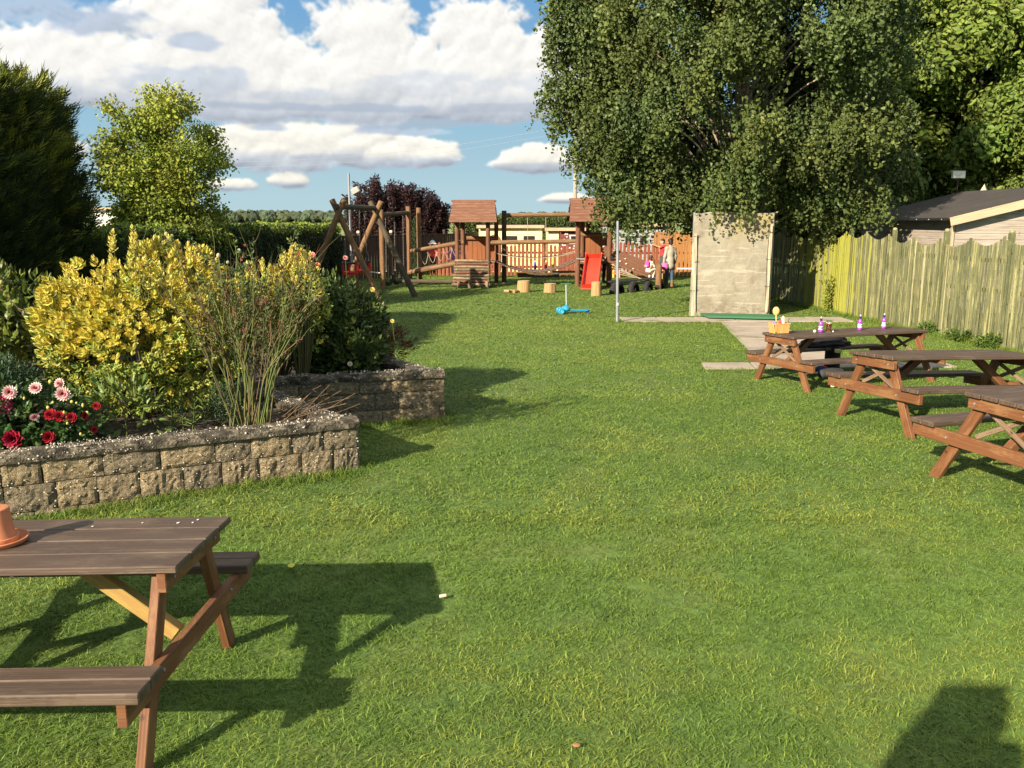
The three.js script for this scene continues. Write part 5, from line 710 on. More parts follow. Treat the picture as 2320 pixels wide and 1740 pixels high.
// ---------------------------------------------------------------- buildings
{ // shed on the right
  const t = thing('timber_shed', 'weathered timber shed with black felt roof behind the mossy fence', 'shed'), x0 = 10.12, z0 = -20, x1 = 15.9, zb = -25.2, ye = 2.33, xr = 13.0, yr = 3.02, q = rng(431);
  part(t, 'inner_wall', bxAt((x0 + x1) / 2, 1.15, z0 - .1, x1 - x0 - .06, 2.3, .06), M.brown); part(t, 'inner_wall', bxAt(x0 + .1, 1.15, (z0 + zb) / 2, .06, 2.3, -zb + z0 - .1), M.brown); part(t, 'inner_wall', bxAt(x1 - .1, 1.15, (z0 + zb) / 2, .06, 2.3, -zb + z0 - .1), M.brown); part(t, 'inner_wall', bxAt((x0 + x1) / 2, 1.15, zb + .1, x1 - x0, 2.3, .06), M.brown);
  const front = part(t, 'gable_wall', bxAt((x0 + x1) / 2, 2.55, z0 - .09, 1.9, .7, .04), M.brown), side = part(t, 'side_wall', bxAt(x0 + .06, 1.2, (z0 + zb) / 2, .02, 2.2, -zb + z0 - .2), M.brown);
  for (let i = 0; i < 20; i++) { const y = .2 + i * .142, lim = (yr - .09 - y) / (yr - ye) * (xr - x0), hw = y > ye - .1 ? Math.min(xr - x0, lim) : xr - x0; if (hw < .2) break; const bd = part(front, 'board', cbox(hw * 2 + (y < ye - .1 ? -.1 : 0), .148, .022, .003, q).rotateX(-.06).translate(xr, y, z0 - .02 + (q() - .5) * .004), M.shed); if (y < ye) part(side, 'board', cbox(-zb + z0, .148, .022, .003, q).rotateX(-.06).rotateY(-Math.PI / 2).translate(x0 + .0, y, (z0 + zb) / 2), M.shed); }
  part(t, 'corner_post', bxAt(x0 - .005, 1.15, z0 + .0, .05, 2.3, .06), M.barge);
  const sl = V(xr - x0, yr - ye, 0), roofL = part(t, 'roof', bar(V(x0 - .22, ye - .03, (z0 + zb) / 2), V(xr, yr + .03, (z0 + zb) / 2), -zb + z0 + .44, .04, .006), M.felt); part(t, 'roof', bar(V(x1 + .22, ye - .03, (z0 + zb) / 2), V(xr, yr + .03, (z0 + zb) / 2), -zb + z0 + .44, .04, .006), M.felt);
  part(t, 'bargeboard', bar(V(x0 - .2, ye - .10, z0 + .235), V(xr, yr - .04, z0 + .235), .025, .19, .004), M.barge); part(t, 'bargeboard', bar(V(x1 + .2, ye - .10, z0 + .235), V(xr, yr - .04, z0 + .235), .025, .19, .004), M.barge);
  const gut = part(t, 'gutter', new THREE.CylinderGeometry(.06, .06, -zb + z0 + .3, 10, 1, false, Math.PI / 2, Math.PI).rotateZ(0).rotateX(Math.PI / 2).translate(x0 - .26, ye - .07, (z0 + zb) / 2), M.black); gut.material = mat({ color: RGB(.015, .015, .016), roughness: .35, side: THREE.DoubleSide }); for (let i = 0; i < 5; i++) part(gut, 'clip', bxAt(x0 - .27, ye - .05, z0 + .05 - i * .62, .1, .02, .025), M.white);
  part(t, 'flashing', new THREE.ConeGeometry(.12, .22, 4).translate(13.2, 3.15, -24.6), flat(.42, .38, .28, .8));
  const s = thing('sign_board', 'small white board on a thin rod above the shed roof', 'sign', [12.95, 0, -25.6]); part(s, 'rod', new THREE.CylinderGeometry(.02, .02, 3.5, 8).translate(0, 1.75, 0), M.brown); const cv = document.createElement('canvas'); cv.width = 128; cv.height = 64; const cx = cv.getContext('2d'); cx.fillStyle = '#f3ecd8'; cx.fillRect(0, 0, 128, 64); cx.fillStyle = '#cbbd9c'; for (const [x, y, w] of [[16, 22, 34], [58, 20, 46], [22, 38, 70]]) cx.fillRect(x, y, w, 5); const ct = new THREE.CanvasTexture(cv); ct.colorSpace = THREE.SRGBColorSpace; const pnl = part(s, 'panel', new THREE.BoxGeometry(.36, .19, .09).translate(0, 3.55, 0), mat({ map: ct, roughness: .6 })); part(pnl, 'top_trim', bxAt(-.03, 3.655, 0, .42, .015, .1), M.white);
}
{ // outbuildings beyond the pickets
  const house = (name, label, x0, x1, zf, zb, h, wm, o = {}) => {
    const t = thing(name, label, 'outbuilding'), w = x1 - x0, cx = (x0 + x1) / 2; part(t, 'wall', bxAt(cx, h / 2, (zf + zb) / 2, w - .03, h, zf - zb - .05), o.core ?? wm);
    const n = Math.round(h / .16); const wl = part(t, 'front_wall', bxAt(cx, h / 2, zf - .01, w, h - .02, .02), wm); for (let i = 0; i < n; i++) part(wl, 'board', cbox(w, h / n - .008, .018, .003, RB).rotateX(-.05).translate(cx, (i + .5) * h / n, zf + .012), wm);
    const r = part(t, 'roof', bxAt(cx, h + .05, (zf + zb) / 2 + .05, w + .16, .09, zf - zb + .3), M.shingle); part(r, 'fascia', bxAt(cx, h + .03, zf + .21, w + .18, .13, .02), M.barge);
    for (const [wx, wy, ww, wh, fr] of o.windows ?? []) { const p = part(t, 'window', bxAt(wx, wy, zf + .03, ww, wh, .02), M.dark); if (fr) for (const [a, b, c, d] of [[0, wh / 2, ww + .1, .05], [0, -wh / 2, ww + .1, .05], [-ww / 2, 0, .05, wh], [ww / 2, 0, .05, wh]]) part(p, 'frame', bxAt(wx + a, wy + b, zf + .045, c, d, .02), fr); }
    return t;
  };
  const creamT = flat(.80, .74, .40, .75), redT = wood([.13, .035, .028], [.19, .052, .04], [.2, .08, .06], 71);
  const p1 = house('playhouse', 'cream-painted wooden playhouse with two dark windows beyond the pickets', -1.45, 1.32, -38.2, -40.4, 1.93, creamT, { windows: [[-.02, 1.42, .5, .28], [.75, 1.42, .5, .28]] });
  const dr = new THREE.Shape(); dr.moveTo(-.27, 0); dr.lineTo(.27, 0); dr.lineTo(.27, 1.3); dr.absarc(0, 1.3, .27, 0, Math.PI); part(p1, 'door', new THREE.ExtrudeGeometry(dr, { depth: .03, bevelEnabled: false }).translate(-.78, .05, -38.16), M.panel);
  house('playhouse', 'narrow cream playhouse section between the cream and the brown huts', 1.5, 2.02, -37.6, -39.8, 1.82, creamT);
  const p2 = house('playhouse', 'red-brown hut with white spots and a white-framed window', 2.05, 3.2, -37.5, -39.8, 1.82, redT, { windows: [[2.72, 1.42, .42, .34, M.white]] });
  const q = rng(441), dot = new THREE.CylinderGeometry(.032, .032, .01, 10).rotateX(Math.PI / 2); for (let i = 0; i < 46; i++) { const x = 2.13 + q() * .98, y = .8 + q() * .95; if (x > 2.42 && x < 3.0 && y > 1.18 && y < 1.68) continue; const m = part(p2, 'spot', dot, M.white); m.position.set(x, y, -37.465); }
  house('outbuilding', 'pale grey shed with dark window openings half hidden by birch leaves', 4.2, 6.9, -38.2, -40.6, 2.0, M.greyWall, { windows: [[5.1, 1.35, .26, .4], [5.75, 1.35, .26, .4]] });
  house('outbuilding', 'small white-walled building glimpsed between conifer and small tree', -21.2, -19.6, -44.5, -47, 2.75, M.white);
  // toys by the pickets
  const toy = (label, x, h, c, top, grp) => { const o = thing('pencil_post', label, 'toy post', [x, 0, -34.2], 0, grp); part(o, 'shaft', new THREE.CylinderGeometry(.05, .05, h, 10).translate(0, h / 2, 0), flat(...c, .6)); part(o, 'tip', new THREE.ConeGeometry(.05, .1, 10).translate(0, h + .05, 0), flat(...top, .6)); };
  toy('orange pencil-shaped post in front of the right-hand pickets', 4.02, .95, [.75, .40, .06], [.75, .55, .2], 'coloured posts by the pickets'); toy('red pencil-shaped post left of the orange one', 3.78, .72, [.70, .10, .07], [.72, .5, .2], 'coloured posts by the pickets'); toy('pale pink pencil-shaped post right of the orange one', 4.25, .78, [.70, .30, .22], [.7, .5, .3], 'coloured posts by the pickets'); toy('blue pencil-shaped post seen under the rope bridge', .92, .62, [.10, .09, .42], [.5, .4, .3], 'coloured posts under the bridge'); toy('yellow pencil-shaped post seen under the rope bridge', 1.62, .78, [.72, .50, .08], [.72, .5, .2], 'coloured posts under the bridge'); toy('red pencil-shaped post seen under the rope bridge', 1.35, .62, [.62, .06, .05], [.7, .5, .2], 'coloured posts under the bridge');
}
// ---------------------------------------------------------------- canvas screen, mat, poles
{
  const t = thing('canvas_screen', 'large weathered beige canvas screen laced to a frame at the path end', 'screen', [5.19, 0, -20.46], -.2), W = 1.82, H = 2.44, nx = 44, ny = 56, P = [], U = [], I = [];
  for (const back of [0, 1]) for (let j = 0; j <= ny; j++) for (let i = 0; i <= nx; i++) { const u = i / nx, v = j / ny, x = (u - .5) * W + (v - .5) * .0 + (u < .5 ? -.03 * (1 - v) : .0), y = v * H + .02 * Math.sin(u * 5) * (v > .9 ? 1 : .2) - .05 * (u < .2 ? (.2 - u) * 4 : 0) * v, z = .03 * (fbm(u * 4, v * 5, 3, 4) - .5) + .035 * (fbm(u * 14 + v * 5, v * 3, 8, 3) - .5) * .5 + .03 * Math.sin(Math.PI * u) * Math.sin(Math.PI * v) + (v < .06 ? (.06 - v) * .9 : 0) - back * .006; P.push(x, y, z); U.push(u, v); }
  const row = nx + 1, off = row * (ny + 1); for (const back of [0, 1]) for (let j = 0; j < ny; j++) for (let i = 0; i < nx; i++) { const a = back * off + j * row + i; if (back) I.push(a, a + row, a + 1, a + 1, a + row, a + row + 1); else I.push(a, a + 1, a + row, a + 1, a + row + 1, a + row); }
  const g = new THREE.BufferGeometry(); g.setAttribute('position', new THREE.Float32BufferAttribute(P, 3)); g.setAttribute('uv', new THREE.Float32BufferAttribute(U, 2)); g.setIndex(I); g.computeVertexNormals();
  const cm = mat({ map: tex(512, 640, (u, v) => { const n = fbm(u * 6, v * 8, 3, 5), m = fbm(u * 26, v * 34, 6, 4), w = vnoise(u * 220, v * 290, 3), st = fbm(u * 3 + 4, v * 2.4, 9, 4), hz = fbm(u * 5, v * 60, 4, 3); let c = mix3([.185, .168, .125], [.315, .288, .222], clamp(n * .7 + m * .45 - .05)); c = mix3(c, [.30, .24, .07], sstep(.66, .95, v) * clamp((st - .38) * 4) * .6); c = mix3(c, [.14, .11, .075], sstep(.22, .05, v) * clamp((m - .38) * 3.4) * .75); c = mix3(c, [.47, .42, .34], clamp((hz - .62) * 5) * .45); c = mix3(c, [.16, .13, .09], clamp((fbm(u * 9 + 3, v * 9, 12, 4) - .6) * 5) * .5); return [c[0] * (.92 + .16 * w), c[1] * (.92 + .16 * w), c[2] * (.92 + .16 * w)]; }), bumpMap: gtex(512, 512, (u, v) => fbm(u * 8, v * 10, 4, 5) * .7 + .3 * fbm(u * 60, v * 70, 2, 2)), bumpScale: .02, roughness: .95 });
  part(t, 'canvas', g, cm);
  for (const x of [-.9, .9]) part(t, 'frame_pole', new THREE.CylinderGeometry(.03, .03, 2.45, 12).translate(x, 1.22, -.06), M.galv); part(t, 'frame_pole', new THREE.CylinderGeometry(.03, .03, 1.8, 12).rotateZ(Math.PI / 2).translate(0, 2.4, -.06), M.galv);
  const fl = new THREE.PlaneGeometry(.105, 1.95, 4, 40), fp = fl.attributes.position; for (let i = 0; i < fp.count; i++) { const y = fp.getY(i), x = fp.getX(i); fp.setXYZ(i, x * (1 + .15 * Math.sin(y * 4)), y, .012 * Math.sin(x * 60 + y * 5) + .045 * fbm(y * 5, x * 9, 3, 2)); } fl.computeVertexNormals(); part(t, 'turned_edge', fl.clone().rotateZ(.02).translate(-.86, .98, .05), mat({ color: RGB(.36, .325, .24), roughness: .9, side: THREE.DoubleSide }), 'paler turned-back edge of the canvas'); const fr = fl.clone().scale(.6, 1.05, 1).translate(.85, 1.15, .045); part(t, 'turned_edge', fr, mat({ color: RGB(.42, .35, .24), roughness: .9, side: THREE.DoubleSide }));
  for (const [x, y] of [[-.86, .62], [-.86, 1.3], [.86, 1.38], [.86, 2.0], [.86, .75], [-.86, 1.9]]) part(t, 'lacing', tube([V(x - .09, y, .04), V(x, y - .015, .075), V(x + .1, y + .02, .05)], .006, 8, 5), M.dark); part(t, 'lacing', tube([V(.81, 1.95, .06), V(.80, 1.2, .07), V(.83, .3, .06), V(.86, .15, .07)], .007, 16, 5), M.dark);
  const mt = new THREE.Shape([[-.72, .02], [1.02, .02], [1.02, -.62], [-.55, -.62]].map(([a, b]) => new THREE.Vector2(a, b))); single('rubber_mat', new THREE.ExtrudeGeometry(mt, { depth: .035, bevelEnabled: true, bevelThickness: .006, bevelSize: .006, bevelSegments: 2 }).rotateX(-Math.PI / 2), flat(.035, .145, .065, .85), 'green mat lying on the slabs at the foot of the canvas screen', 'mat', [5.2, .055, -20.28], -.2);
  single('white_pole', new THREE.CylinderGeometry(.018, .018, .42, 10).rotateZ(Math.PI / 2), M.white, 'horizontal white tube sticking out left from behind the canvas screen', 'pole', [4.14, 1.13, -20.60], -.1);
  const gp = thing('metal_pole', 'thin grey galvanised pole standing alone in the lawn left of the screen', 'pole', [2.37, 0, -19.25]); part(gp, 'shaft', new THREE.CylinderGeometry(.030, .033, 2.3, 14).rotateZ(.018).translate(-.02, 1.1, 0), M.galv); part(gp, 'collar', new THREE.CylinderGeometry(.037, .037, .06, 14).translate(.0, .42, 0), flat(.5, .48, .42, .6)); part(gp, 'collar', new THREE.CylinderGeometry(.036, .036, .05, 14).translate(-.03, 1.62, 0), M.galv);
  const lp = thing('floodlight_pole', 'slim pale pole with a small floodlight in front of the purple tree', 'lamp post', [-5.22, 0, -28.2]); part(lp, 'shaft', new THREE.CylinderGeometry(.035, .045, 3.75, 12).translate(0, 1.85, 0), flat(.25, .26, .28, .5)); const fd = part(lp, 'floodlight', cbox(.28, .2, .14, .03).rotateZ(.5).translate(.2, 3.18, 0), flat(.35, .35, .33, .6)); part(fd, 'bracket', bxAt(.08, 3.28, 0, .16, .03, .03), M.galv);
  const up = thing('utility_pole', 'tall weathered wooden utility pole beyond the right play tower', 'utility pole', [3.95, 0, -55]); part(up, 'shaft', log(V(0, -.3, 0), V(0, 8.4, 0), .14, .10), M.shed); part(up, 'cross_arm', bxAt(0, 7.9, 0, 1.2, .1, .1), M.shed); for (const x of [-.5, .5]) part(up, 'insulator', lathe([[0, 0], [.05, 0], [.04, .06], [.06, .08], [.03, .16], [0, .17]], 10).translate(x, 7.95, 0), M.white);
  for (const [dy, l] of [[0, 'upper overhead wire running left from the utility pole'], [-.35, 'lower overhead wire running left from the utility pole']]) single('overhead_wire', tube([V(3.9, 7.95 + dy, -55), V(-6, 6.55 + dy, -56), V(-17, 5.9 + dy, -57), V(-34, 6.3 + dy, -59)], .007, 40, 5), M.greyWall, l, 'wire', [0, 0, 0], 0, 'overhead wires');
}
// ---------------------------------------------------------------- far country
{
  const g = new THREE.PlaneGeometry(1600, 700).rotateX(-Math.PI / 2).translate(0, .25, -430); struct('field', g, mat({ map: tex(256, 256, (u, v) => { const n = fbm(u * 8, v * 30, 3, 4); return mix3([.14, .19, .05], [.26, .28, .09], n); }, 6, 10), roughness: 1 }));
  const q = rng(451), crown = new THREE.IcosahedronGeometry(1, 3), p = crown.attributes.position, c = []; for (let i = 0; i < p.count; i++) { const k = 1 + (fbm(p.getX(i) * 2.4, p.getY(i) * 2.4, p.getZ(i) * 2.4, 4) - .5) * 1.1; p.setXYZ(i, p.getX(i) * k, p.getY(i) * k, p.getZ(i) * k); } crown.computeVertexNormals();
  const l = []; for (let i = 0; i < 2200; i++) { const x = (q() - .5) * 560, z = -430 - q() * 50, hh = 3.6 + 2.6 * fbm(x * .012 + 4, 2, 7, 3) + (x < -90 ? 1.2 : 0) ; if (x > -75 && x < 6) { if (fbm(x * .03, 1, 5, 2) < .4 || true) { if (q() < .9 && x > -40) continue; } } l.push([new THREE.Matrix4().compose(V(x, hh * .45, z), new THREE.Quaternion().setFromAxisAngle(UPV, q() * TAU), V(1.6 + q() * q() * 4, hh * (.3 + q() * .36), 2 + q() * 2)), vary(q, [.055, .075, .038], .4)]); }
  const o = instanced(scene, 'distant_wood', crown, flat(1, 1, 1, 1), l); tag(o, 'distant line of dark green woodland along the horizon', 'woodland', null, 'stuff');
}
// ---------------------------------------------------------------- people: one continuous figure meshed from joints, clothes over it
function surface(f, lo, hi, cell) {                               // surface nets
  const n = [0, 1, 2].map((k) => Math.ceil((hi[k] - lo[k]) / cell) + 2), at = (i, j, k) => (k * n[1] + j) * n[0] + i, D = new Float32Array(n[0] * n[1] * n[2]);
  for (let k = 0; k < n[2]; k++) for (let j = 0; j < n[1]; j++) for (let i = 0; i < n[0]; i++) D[at(i, j, k)] = f(lo[0] + i * cell, lo[1] + j * cell, lo[2] + k * cell);
  const id = new Int32Array(D.length).fill(-1), P = [], I = [];
  for (let k = 0; k + 1 < n[2]; k++) for (let j = 0; j + 1 < n[1]; j++) for (let i = 0; i + 1 < n[0]; i++) {
    let c = 0, x = 0, y = 0, z = 0, m = 0; const v = []; for (let b = 0; b < 8; b++) { v[b] = D[at(i + (b & 1), j + (b >> 1 & 1), k + (b >> 2))]; if (v[b] < 0) m++; } if (!m || m === 8) continue;
    for (let a = 0; a < 8; a++) for (const s of [1, 2, 4]) { if (a & s) continue; const b = a | s; if ((v[a] < 0) === (v[b] < 0)) continue; const t = v[a] / (v[a] - v[b]); x += (a & 1) + (s === 1 ? t : 0); y += (a >> 1 & 1) + (s === 2 ? t : 0); z += (a >> 2) + (s === 4 ? t : 0); c++; }
    id[at(i, j, k)] = P.length / 3; P.push(lo[0] + (i + x / c) * cell, lo[1] + (j + y / c) * cell, lo[2] + (k + z / c) * cell);
  }
  for (let k = 1; k + 1 < n[2]; k++) for (let j = 1; j + 1 < n[1]; j++) for (let i = 1; i + 1 < n[0]; i++) {
    const a = D[at(i, j, k)] < 0, q = (p, r, s, t, flip) => { if (p < 0 || r < 0 || s < 0 || t < 0) return; if (flip) I.push(p, s, r, p, t, s); else I.push(p, r, s, p, s, t); };
    if (a !== D[at(i + 1, j, k)] < 0) q(id[at(i, j - 1, k - 1)], id[at(i, j, k - 1)], id[at(i, j, k)], id[at(i, j - 1, k)], !a);
    if (a !== D[at(i, j + 1, k)] < 0) q(id[at(i - 1, j, k - 1)], id[at(i - 1, j, k)], id[at(i, j, k)], id[at(i, j, k - 1)], !a);
    if (a !== D[at(i, j, k + 1)] < 0) q(id[at(i - 1, j - 1, k)], id[at(i, j - 1, k)], id[at(i, j, k)], id[at(i - 1, j, k)], !a);
  }
  const g = new THREE.BufferGeometry(); g.setAttribute('position', new THREE.Float32BufferAttribute(P, 3)); g.setIndex(I); g.computeVertexNormals(); return g;
}
const cap = (a, b, ra, rb = ra) => { const d = [b[0] - a[0], b[1] - a[1], b[2] - a[2]], l = d[0] * d[0] + d[1] * d[1] + d[2] * d[2] || 1e-9; return { f: (x, y, z) => { const t = clamp(((x - a[0]) * d[0] + (y - a[1]) * d[1] + (z - a[2]) * d[2]) / l); return Math.hypot(x - a[0] - d[0] * t, y - a[1] - d[1] * t, z - a[2] - d[2] * t) - lerp(ra, rb, t); }, b: [a, b], r: Math.max(ra, rb) }; };
const ell = (c, r) => ({ f: (x, y, z) => { const k = Math.hypot((x - c[0]) / r[0], (y - c[1]) / r[1], (z - c[2]) / r[2]); return (k - 1) * Math.min(...r); }, b: [c], r: Math.max(...r) });
function blend(prims, k = .03, cell = .014) {
  const lo = [9, 9, 9], hi = [-9, -9, -9]; for (const p of prims) for (const b of p.b) for (let i = 0; i < 3; i++) { lo[i] = Math.min(lo[i], b[i] - p.r - .03); hi[i] = Math.max(hi[i], b[i] + p.r + .03); }
  return surface((x, y, z) => { let d = 9; for (const p of prims) { const e = p.f(x, y, z), h = clamp(.5 + .5 * (d - e) / k); d = lerp(d, e, h) - k * h * (1 - h); } return d; }, lo, hi, cell);
}
const handGeo = (() => {                                          // relaxed right hand hanging along -y, thumb towards +z
  const pr = [ell([0, -.045, 0], [.016, .045, .038])]; [[-.030, .068, .9], [-.010, .078, 1], [.010, .072, .95], [.028, .056, .8]].forEach(([z, L, s]) => { const a = [0, -.082, z], m = [.006, -.082 - L * .5, z * 1.05], e = [.02, -.082 - L * .95, z * 1.05]; pr.push(cap(a, m, .0085 * s, .008 * s), cap(m, e, .008 * s, .0065 * s)); });
  pr.push(cap([0, -.03, .03], [.012, -.062, .058], .011, .0095), cap([.012, -.062, .058], [.018, -.092, .062], .0095, .008)); return blend(pr, .008, .004);
})();
const skinMat = flat(.50, .29, .20, .6), eyeMat = flat(.02, .015, .012, .3);
// o: h height, joint overrides, clothes colours. The figure faces +z.
function person(label, pos, turn, o) {
  const t = thing('person', label, 'person', pos, turn), s = o.h / 1.7, w = o.w ?? 1;
  const J = { head: [0, 1.575, .02], neck: [0, 1.42, -.01], chest: [0, 1.22, 0], hip: [0, .93, 0], shL: [.165 * w, 1.36, -.01], shR: [-.165 * w, 1.36, -.01], elL: [.215 * w, 1.10, -.02], elR: [-.215 * w, 1.10, -.02], wrL: [.225 * w, .865, .05], wrR: [-.225 * w, .865, .05], hiL: [.085, .88, 0], hiR: [-.085, .88, 0], knL: [.092, .48, .02], knR: [-.092, .48, .02], anL: [.095, .09, -.02], anR: [-.095, .09, -.02], toL: [.11, .035, .14], toR: [-.11, .035, .14], ...(o.joints ?? {}) }, hs = o.headScale ?? 1;
  const leg = (L, g) => [cap(J['hi' + L], J['kn' + L], .078 + g, .053 + g), cap(J['kn' + L], J['an' + L], .053 + g, .036 + g)], arm = (L, g) => [cap(J['sh' + L], J['el' + L], .046 + g, .038 + g), cap(J['el' + L], J['wr' + L], .038 + g, .027 + g)];
  const torso = (g) => [ell(J.chest, [.155 * w + g, .19, .10 + g]), ell([J.hip[0], J.hip[1] + .02, J.hip[2]], [.145 * w + g, .13, .105 + g]), cap(J.chest, J.hip, .095 + g, .10 + g), cap(J.shL, J.shR, .052 + g)];
  const hd = J.head, H = (x, y, z) => [hd[0] + x * hs, hd[1] + y * hs, hd[2] + z * hs];
  const head = [ell(H(0, .02, -.01), [.076 * hs, .098 * hs, .092 * hs]), ell(H(0, -.05, .025), [.055 * hs, .06 * hs, .06 * hs]), cap(H(0, .0, .085), H(0, -.028, .098), .010 * hs, .013 * hs), cap(J.neck, H(0, -.06, -.01), .052 * hs), ell(H(.078, 0, 0), [.012, .03, .018]), ell(H(-.078, 0, 0), [.012, .03, .018]), cap(H(-.018, -.062, .078), H(.018, -.062, .078), .009 * hs)];
  const body = blend([...head, ...torso(0), ...leg('L', 0), ...leg('R', 0), ...arm('L', 0), ...arm('R', 0), cap(J.anL, J.toL, .034, .028), cap(J.anR, J.toR, .034, .028)], .035), parts = [body];
  for (const L of ['L', 'R']) { const a = V(...J['el' + L]), b = V(...J['wr' + L]), g = handGeo.clone(); if (L === 'L') { g.scale(-1, 1, 1); const ix = g.index.array; for (let i = 0; i < ix.length; i += 3) { const k = ix[i]; ix[i] = ix[i + 1]; ix[i + 1] = k; } } g.applyQuaternion(new THREE.Quaternion().setFromUnitVectors(V(0, -1, 0), b.clone().sub(a).normalize())).translate(b.x, b.y, b.z); g.scale(1, 1, 1); parts.push(g); }
  part(t, 'body', merged(parts), skinMat);
  const eyes = [-1, 1].map((k) => new THREE.SphereGeometry(.011 * hs, 8, 6).translate(...H(k * .03, .012, .078))); for (const e of eyes) part(t, 'eye', e, eyeMat);
  const c = o.clothes; if (c.hair) { const hp = [ell(H(0, .045, -.022), [.088 * hs, .092 * hs, .098 * hs]), ...(c.longHair ? [cap(H(0, 0, -.06), H(0, -.2, -.09), .06 * hs, .04 * hs)] : [ell(H(0, -.03, -.05), [.078 * hs, .07 * hs, .06 * hs])])]; const g = blend(hp, .02, .012); part(t, 'hair', g, flat(...c.hair, .55)); }
  const open = (g) => g;
  if (c.legs) part(t, c.short ? 'shorts' : 'trousers', blend(c.short ? [cap(J.hiL, [lerp(J.hiL[0], J.knL[0], .85), lerp(J.hiL[1], J.knL[1], .85), lerp(J.hiL[2], J.knL[2], .85)], .094, .082), cap(J.hiR, [lerp(J.hiR[0], J.knR[0], .85), lerp(J.hiR[1], J.knR[1], .85), lerp(J.hiR[2], J.knR[2], .85)], .094, .082), ell([J.hip[0], J.hip[1], J.hip[2]], [.158 * w, .12, .118])] : [...leg('L', .014), ...leg('R', .014), ell([J.hip[0], J.hip[1], J.hip[2]], [.158 * w, .12, .118])], .03), flat(...c.legs, .85));
  if (c.top) { const sl = c.sleeve ?? 1, cut = (L) => [cap(J['sh' + L], J['el' + L], .062, .052), ...(sl > .5 ? [cap(J['el' + L], J['wr' + L], .052, .041)] : [])], half = (L) => [cap(J['sh' + L], J['sh' + L].map((v, i) => lerp(v, J['el' + L][i], .6)), .062, .056)]; const long = c.long ? [cap([J.hip[0], J.hip[1] + .05, J.hip[2]], [J.hip[0], J.hip[1] - c.long, J.hip[2]], .135, .145), cap([J.hip[0] - .05, J.hip[1] - c.long * .9, J.hip[2]], [J.hip[0] + .05, J.hip[1] - c.long * .9, J.hip[2]], .115, .115)] : []; part(t, c.topName ?? 'shirt', blend([...torso(.02), ...(sl > .3 ? [...cut('L'), ...cut('R')] : [...half('L'), ...half('R')]), ...long], .03), flat(...c.top, .9)); }
  if (c.shoes) for (const L of ['L', 'R']) part(t, c.boots ? 'boot' : 'shoe', blend([cap(J['an' + L], J['to' + L], .047, .04), ...(c.boots ? [cap([J['an' + L][0], J['an' + L][1] + .16, J['an' + L][2]], J['an' + L], .056, .05)] : [])], .03, .012), flat(...c.shoes, .7));
  t.scale.setScalar(s); return { t, J, H };
}
person('woman in a grey cardigan, blue jeans and brown boots, seen from behind', [5.27, 0, -28.9], Math.PI + .25, { h: 1.66, w: .84, joints: { elL: [.20, 1.09, -.02], elR: [-.20, 1.09, -.02], wrL: [.205, .86, .04], wrR: [-.205, .87, .05], hiL: [.08, .88, 0], hiR: [-.08, .88, 0], anL: [.085, .09, .04] }, clothes: { hair: [.05, .024, .014], top: [.36, .325, .265], topName: 'cardigan', long: .16, sleeve: 1, legs: [.045, .085, .16], shoes: [.19, .10, .05], boots: true } });
person('boy in a red T-shirt and dark shorts stretching an arm to the left', [5.05, .5, -29.15], -1.2, { h: 1.12, w: .92, headScale: 1.22, joints: { elL: [.16, 1.32, .26], wrL: [.05, 1.42, .50], elR: [-.17, 1.30, .24], wrR: [-.08, 1.36, .48] }, clothes: { hair: [.03, .016, .01], top: [.62, .035, .045], sleeve: .1, legs: [.06, .06, .065], short: true, shoes: [.05, .05, .06] } });
{ const g = person('girl in pale clothes with a pink rucksack crouching by the plank', [4.55, .33, -28.72], 2.3, { h: 1.05, w: .9, headScale: 1.22, joints: { head: [0, 1.10, .16], neck: [0, .95, .08], chest: [0, .74, .03], hip: [0, .46, -.06], shL: [.15, .88, .05], shR: [-.15, .88, .05], elL: [.2, .68, .2], elR: [-.2, .68, .2], wrL: [.14, .56, .38], wrR: [-.14, .56, .38], hiL: [.085, .42, -.04], hiR: [-.085, .42, -.04], knL: [.13, .52, .33], knR: [-.13, .52, .33], anL: [.12, .10, .2], anR: [-.12, .10, .2], toL: [.13, .04, .36], toR: [-.13, .04, .36] }, clothes: { hair: [.06, .03, .018], longHair: false, top: [.74, .64, .52], sleeve: 1, legs: [.72, .60, .50], shoes: [.6, .4, .35] } });
  const s = 1.05 / 1.7, b = thing('rucksack', 'bright pink rucksack on the back of the crouching girl', 'bag', [4.55, .33, -28.72], 2.3); part(b, 'pack', cbox(.26, .34, .15, .06).rotateX(.12).translate(0, .80, -.17), flat(.72, .07, .30, .7)); part(b, 'pocket', cbox(.2, .13, .06, .025).rotateX(.12).translate(0, .70, -.26), flat(.78, .22, .42, .7)); for (const k of [-1, 1]) part(b, 'strap', tube([V(k * .09, .94, -.14), V(k * .11, 1.0, .02), V(k * .11, .84, .14), V(k * .1, .66, -.06)], .016, 14, 6), flat(.6, .05, .25, .7)); b.scale.setScalar(s); }
single('pink_bag', blend([ell([0, .1, 0], [.11, .11, .07]), cap([-.07, .2, 0], [.07, .2, 0], .03)], .05, .012), flat(.75, .12, .36, .7), 'small pink bag hanging between the log post and the woman', 'bag', [5.08, .62, -28.75]);
person('child in a white sun hat and red top behind the left walkway rail', [-2.92, .25, -32.0], .3, { h: 1.22, w: .95, headScale: 1.2, joints: { elL: [.2, 1.1, .12], wrL: [.14, 1.0, .3] }, clothes: { hair: [.12, .06, .03], top: [.72, .07, .06], sleeve: .1, legs: [.10, .035, .03], shoes: [.4, .1, .1] } });
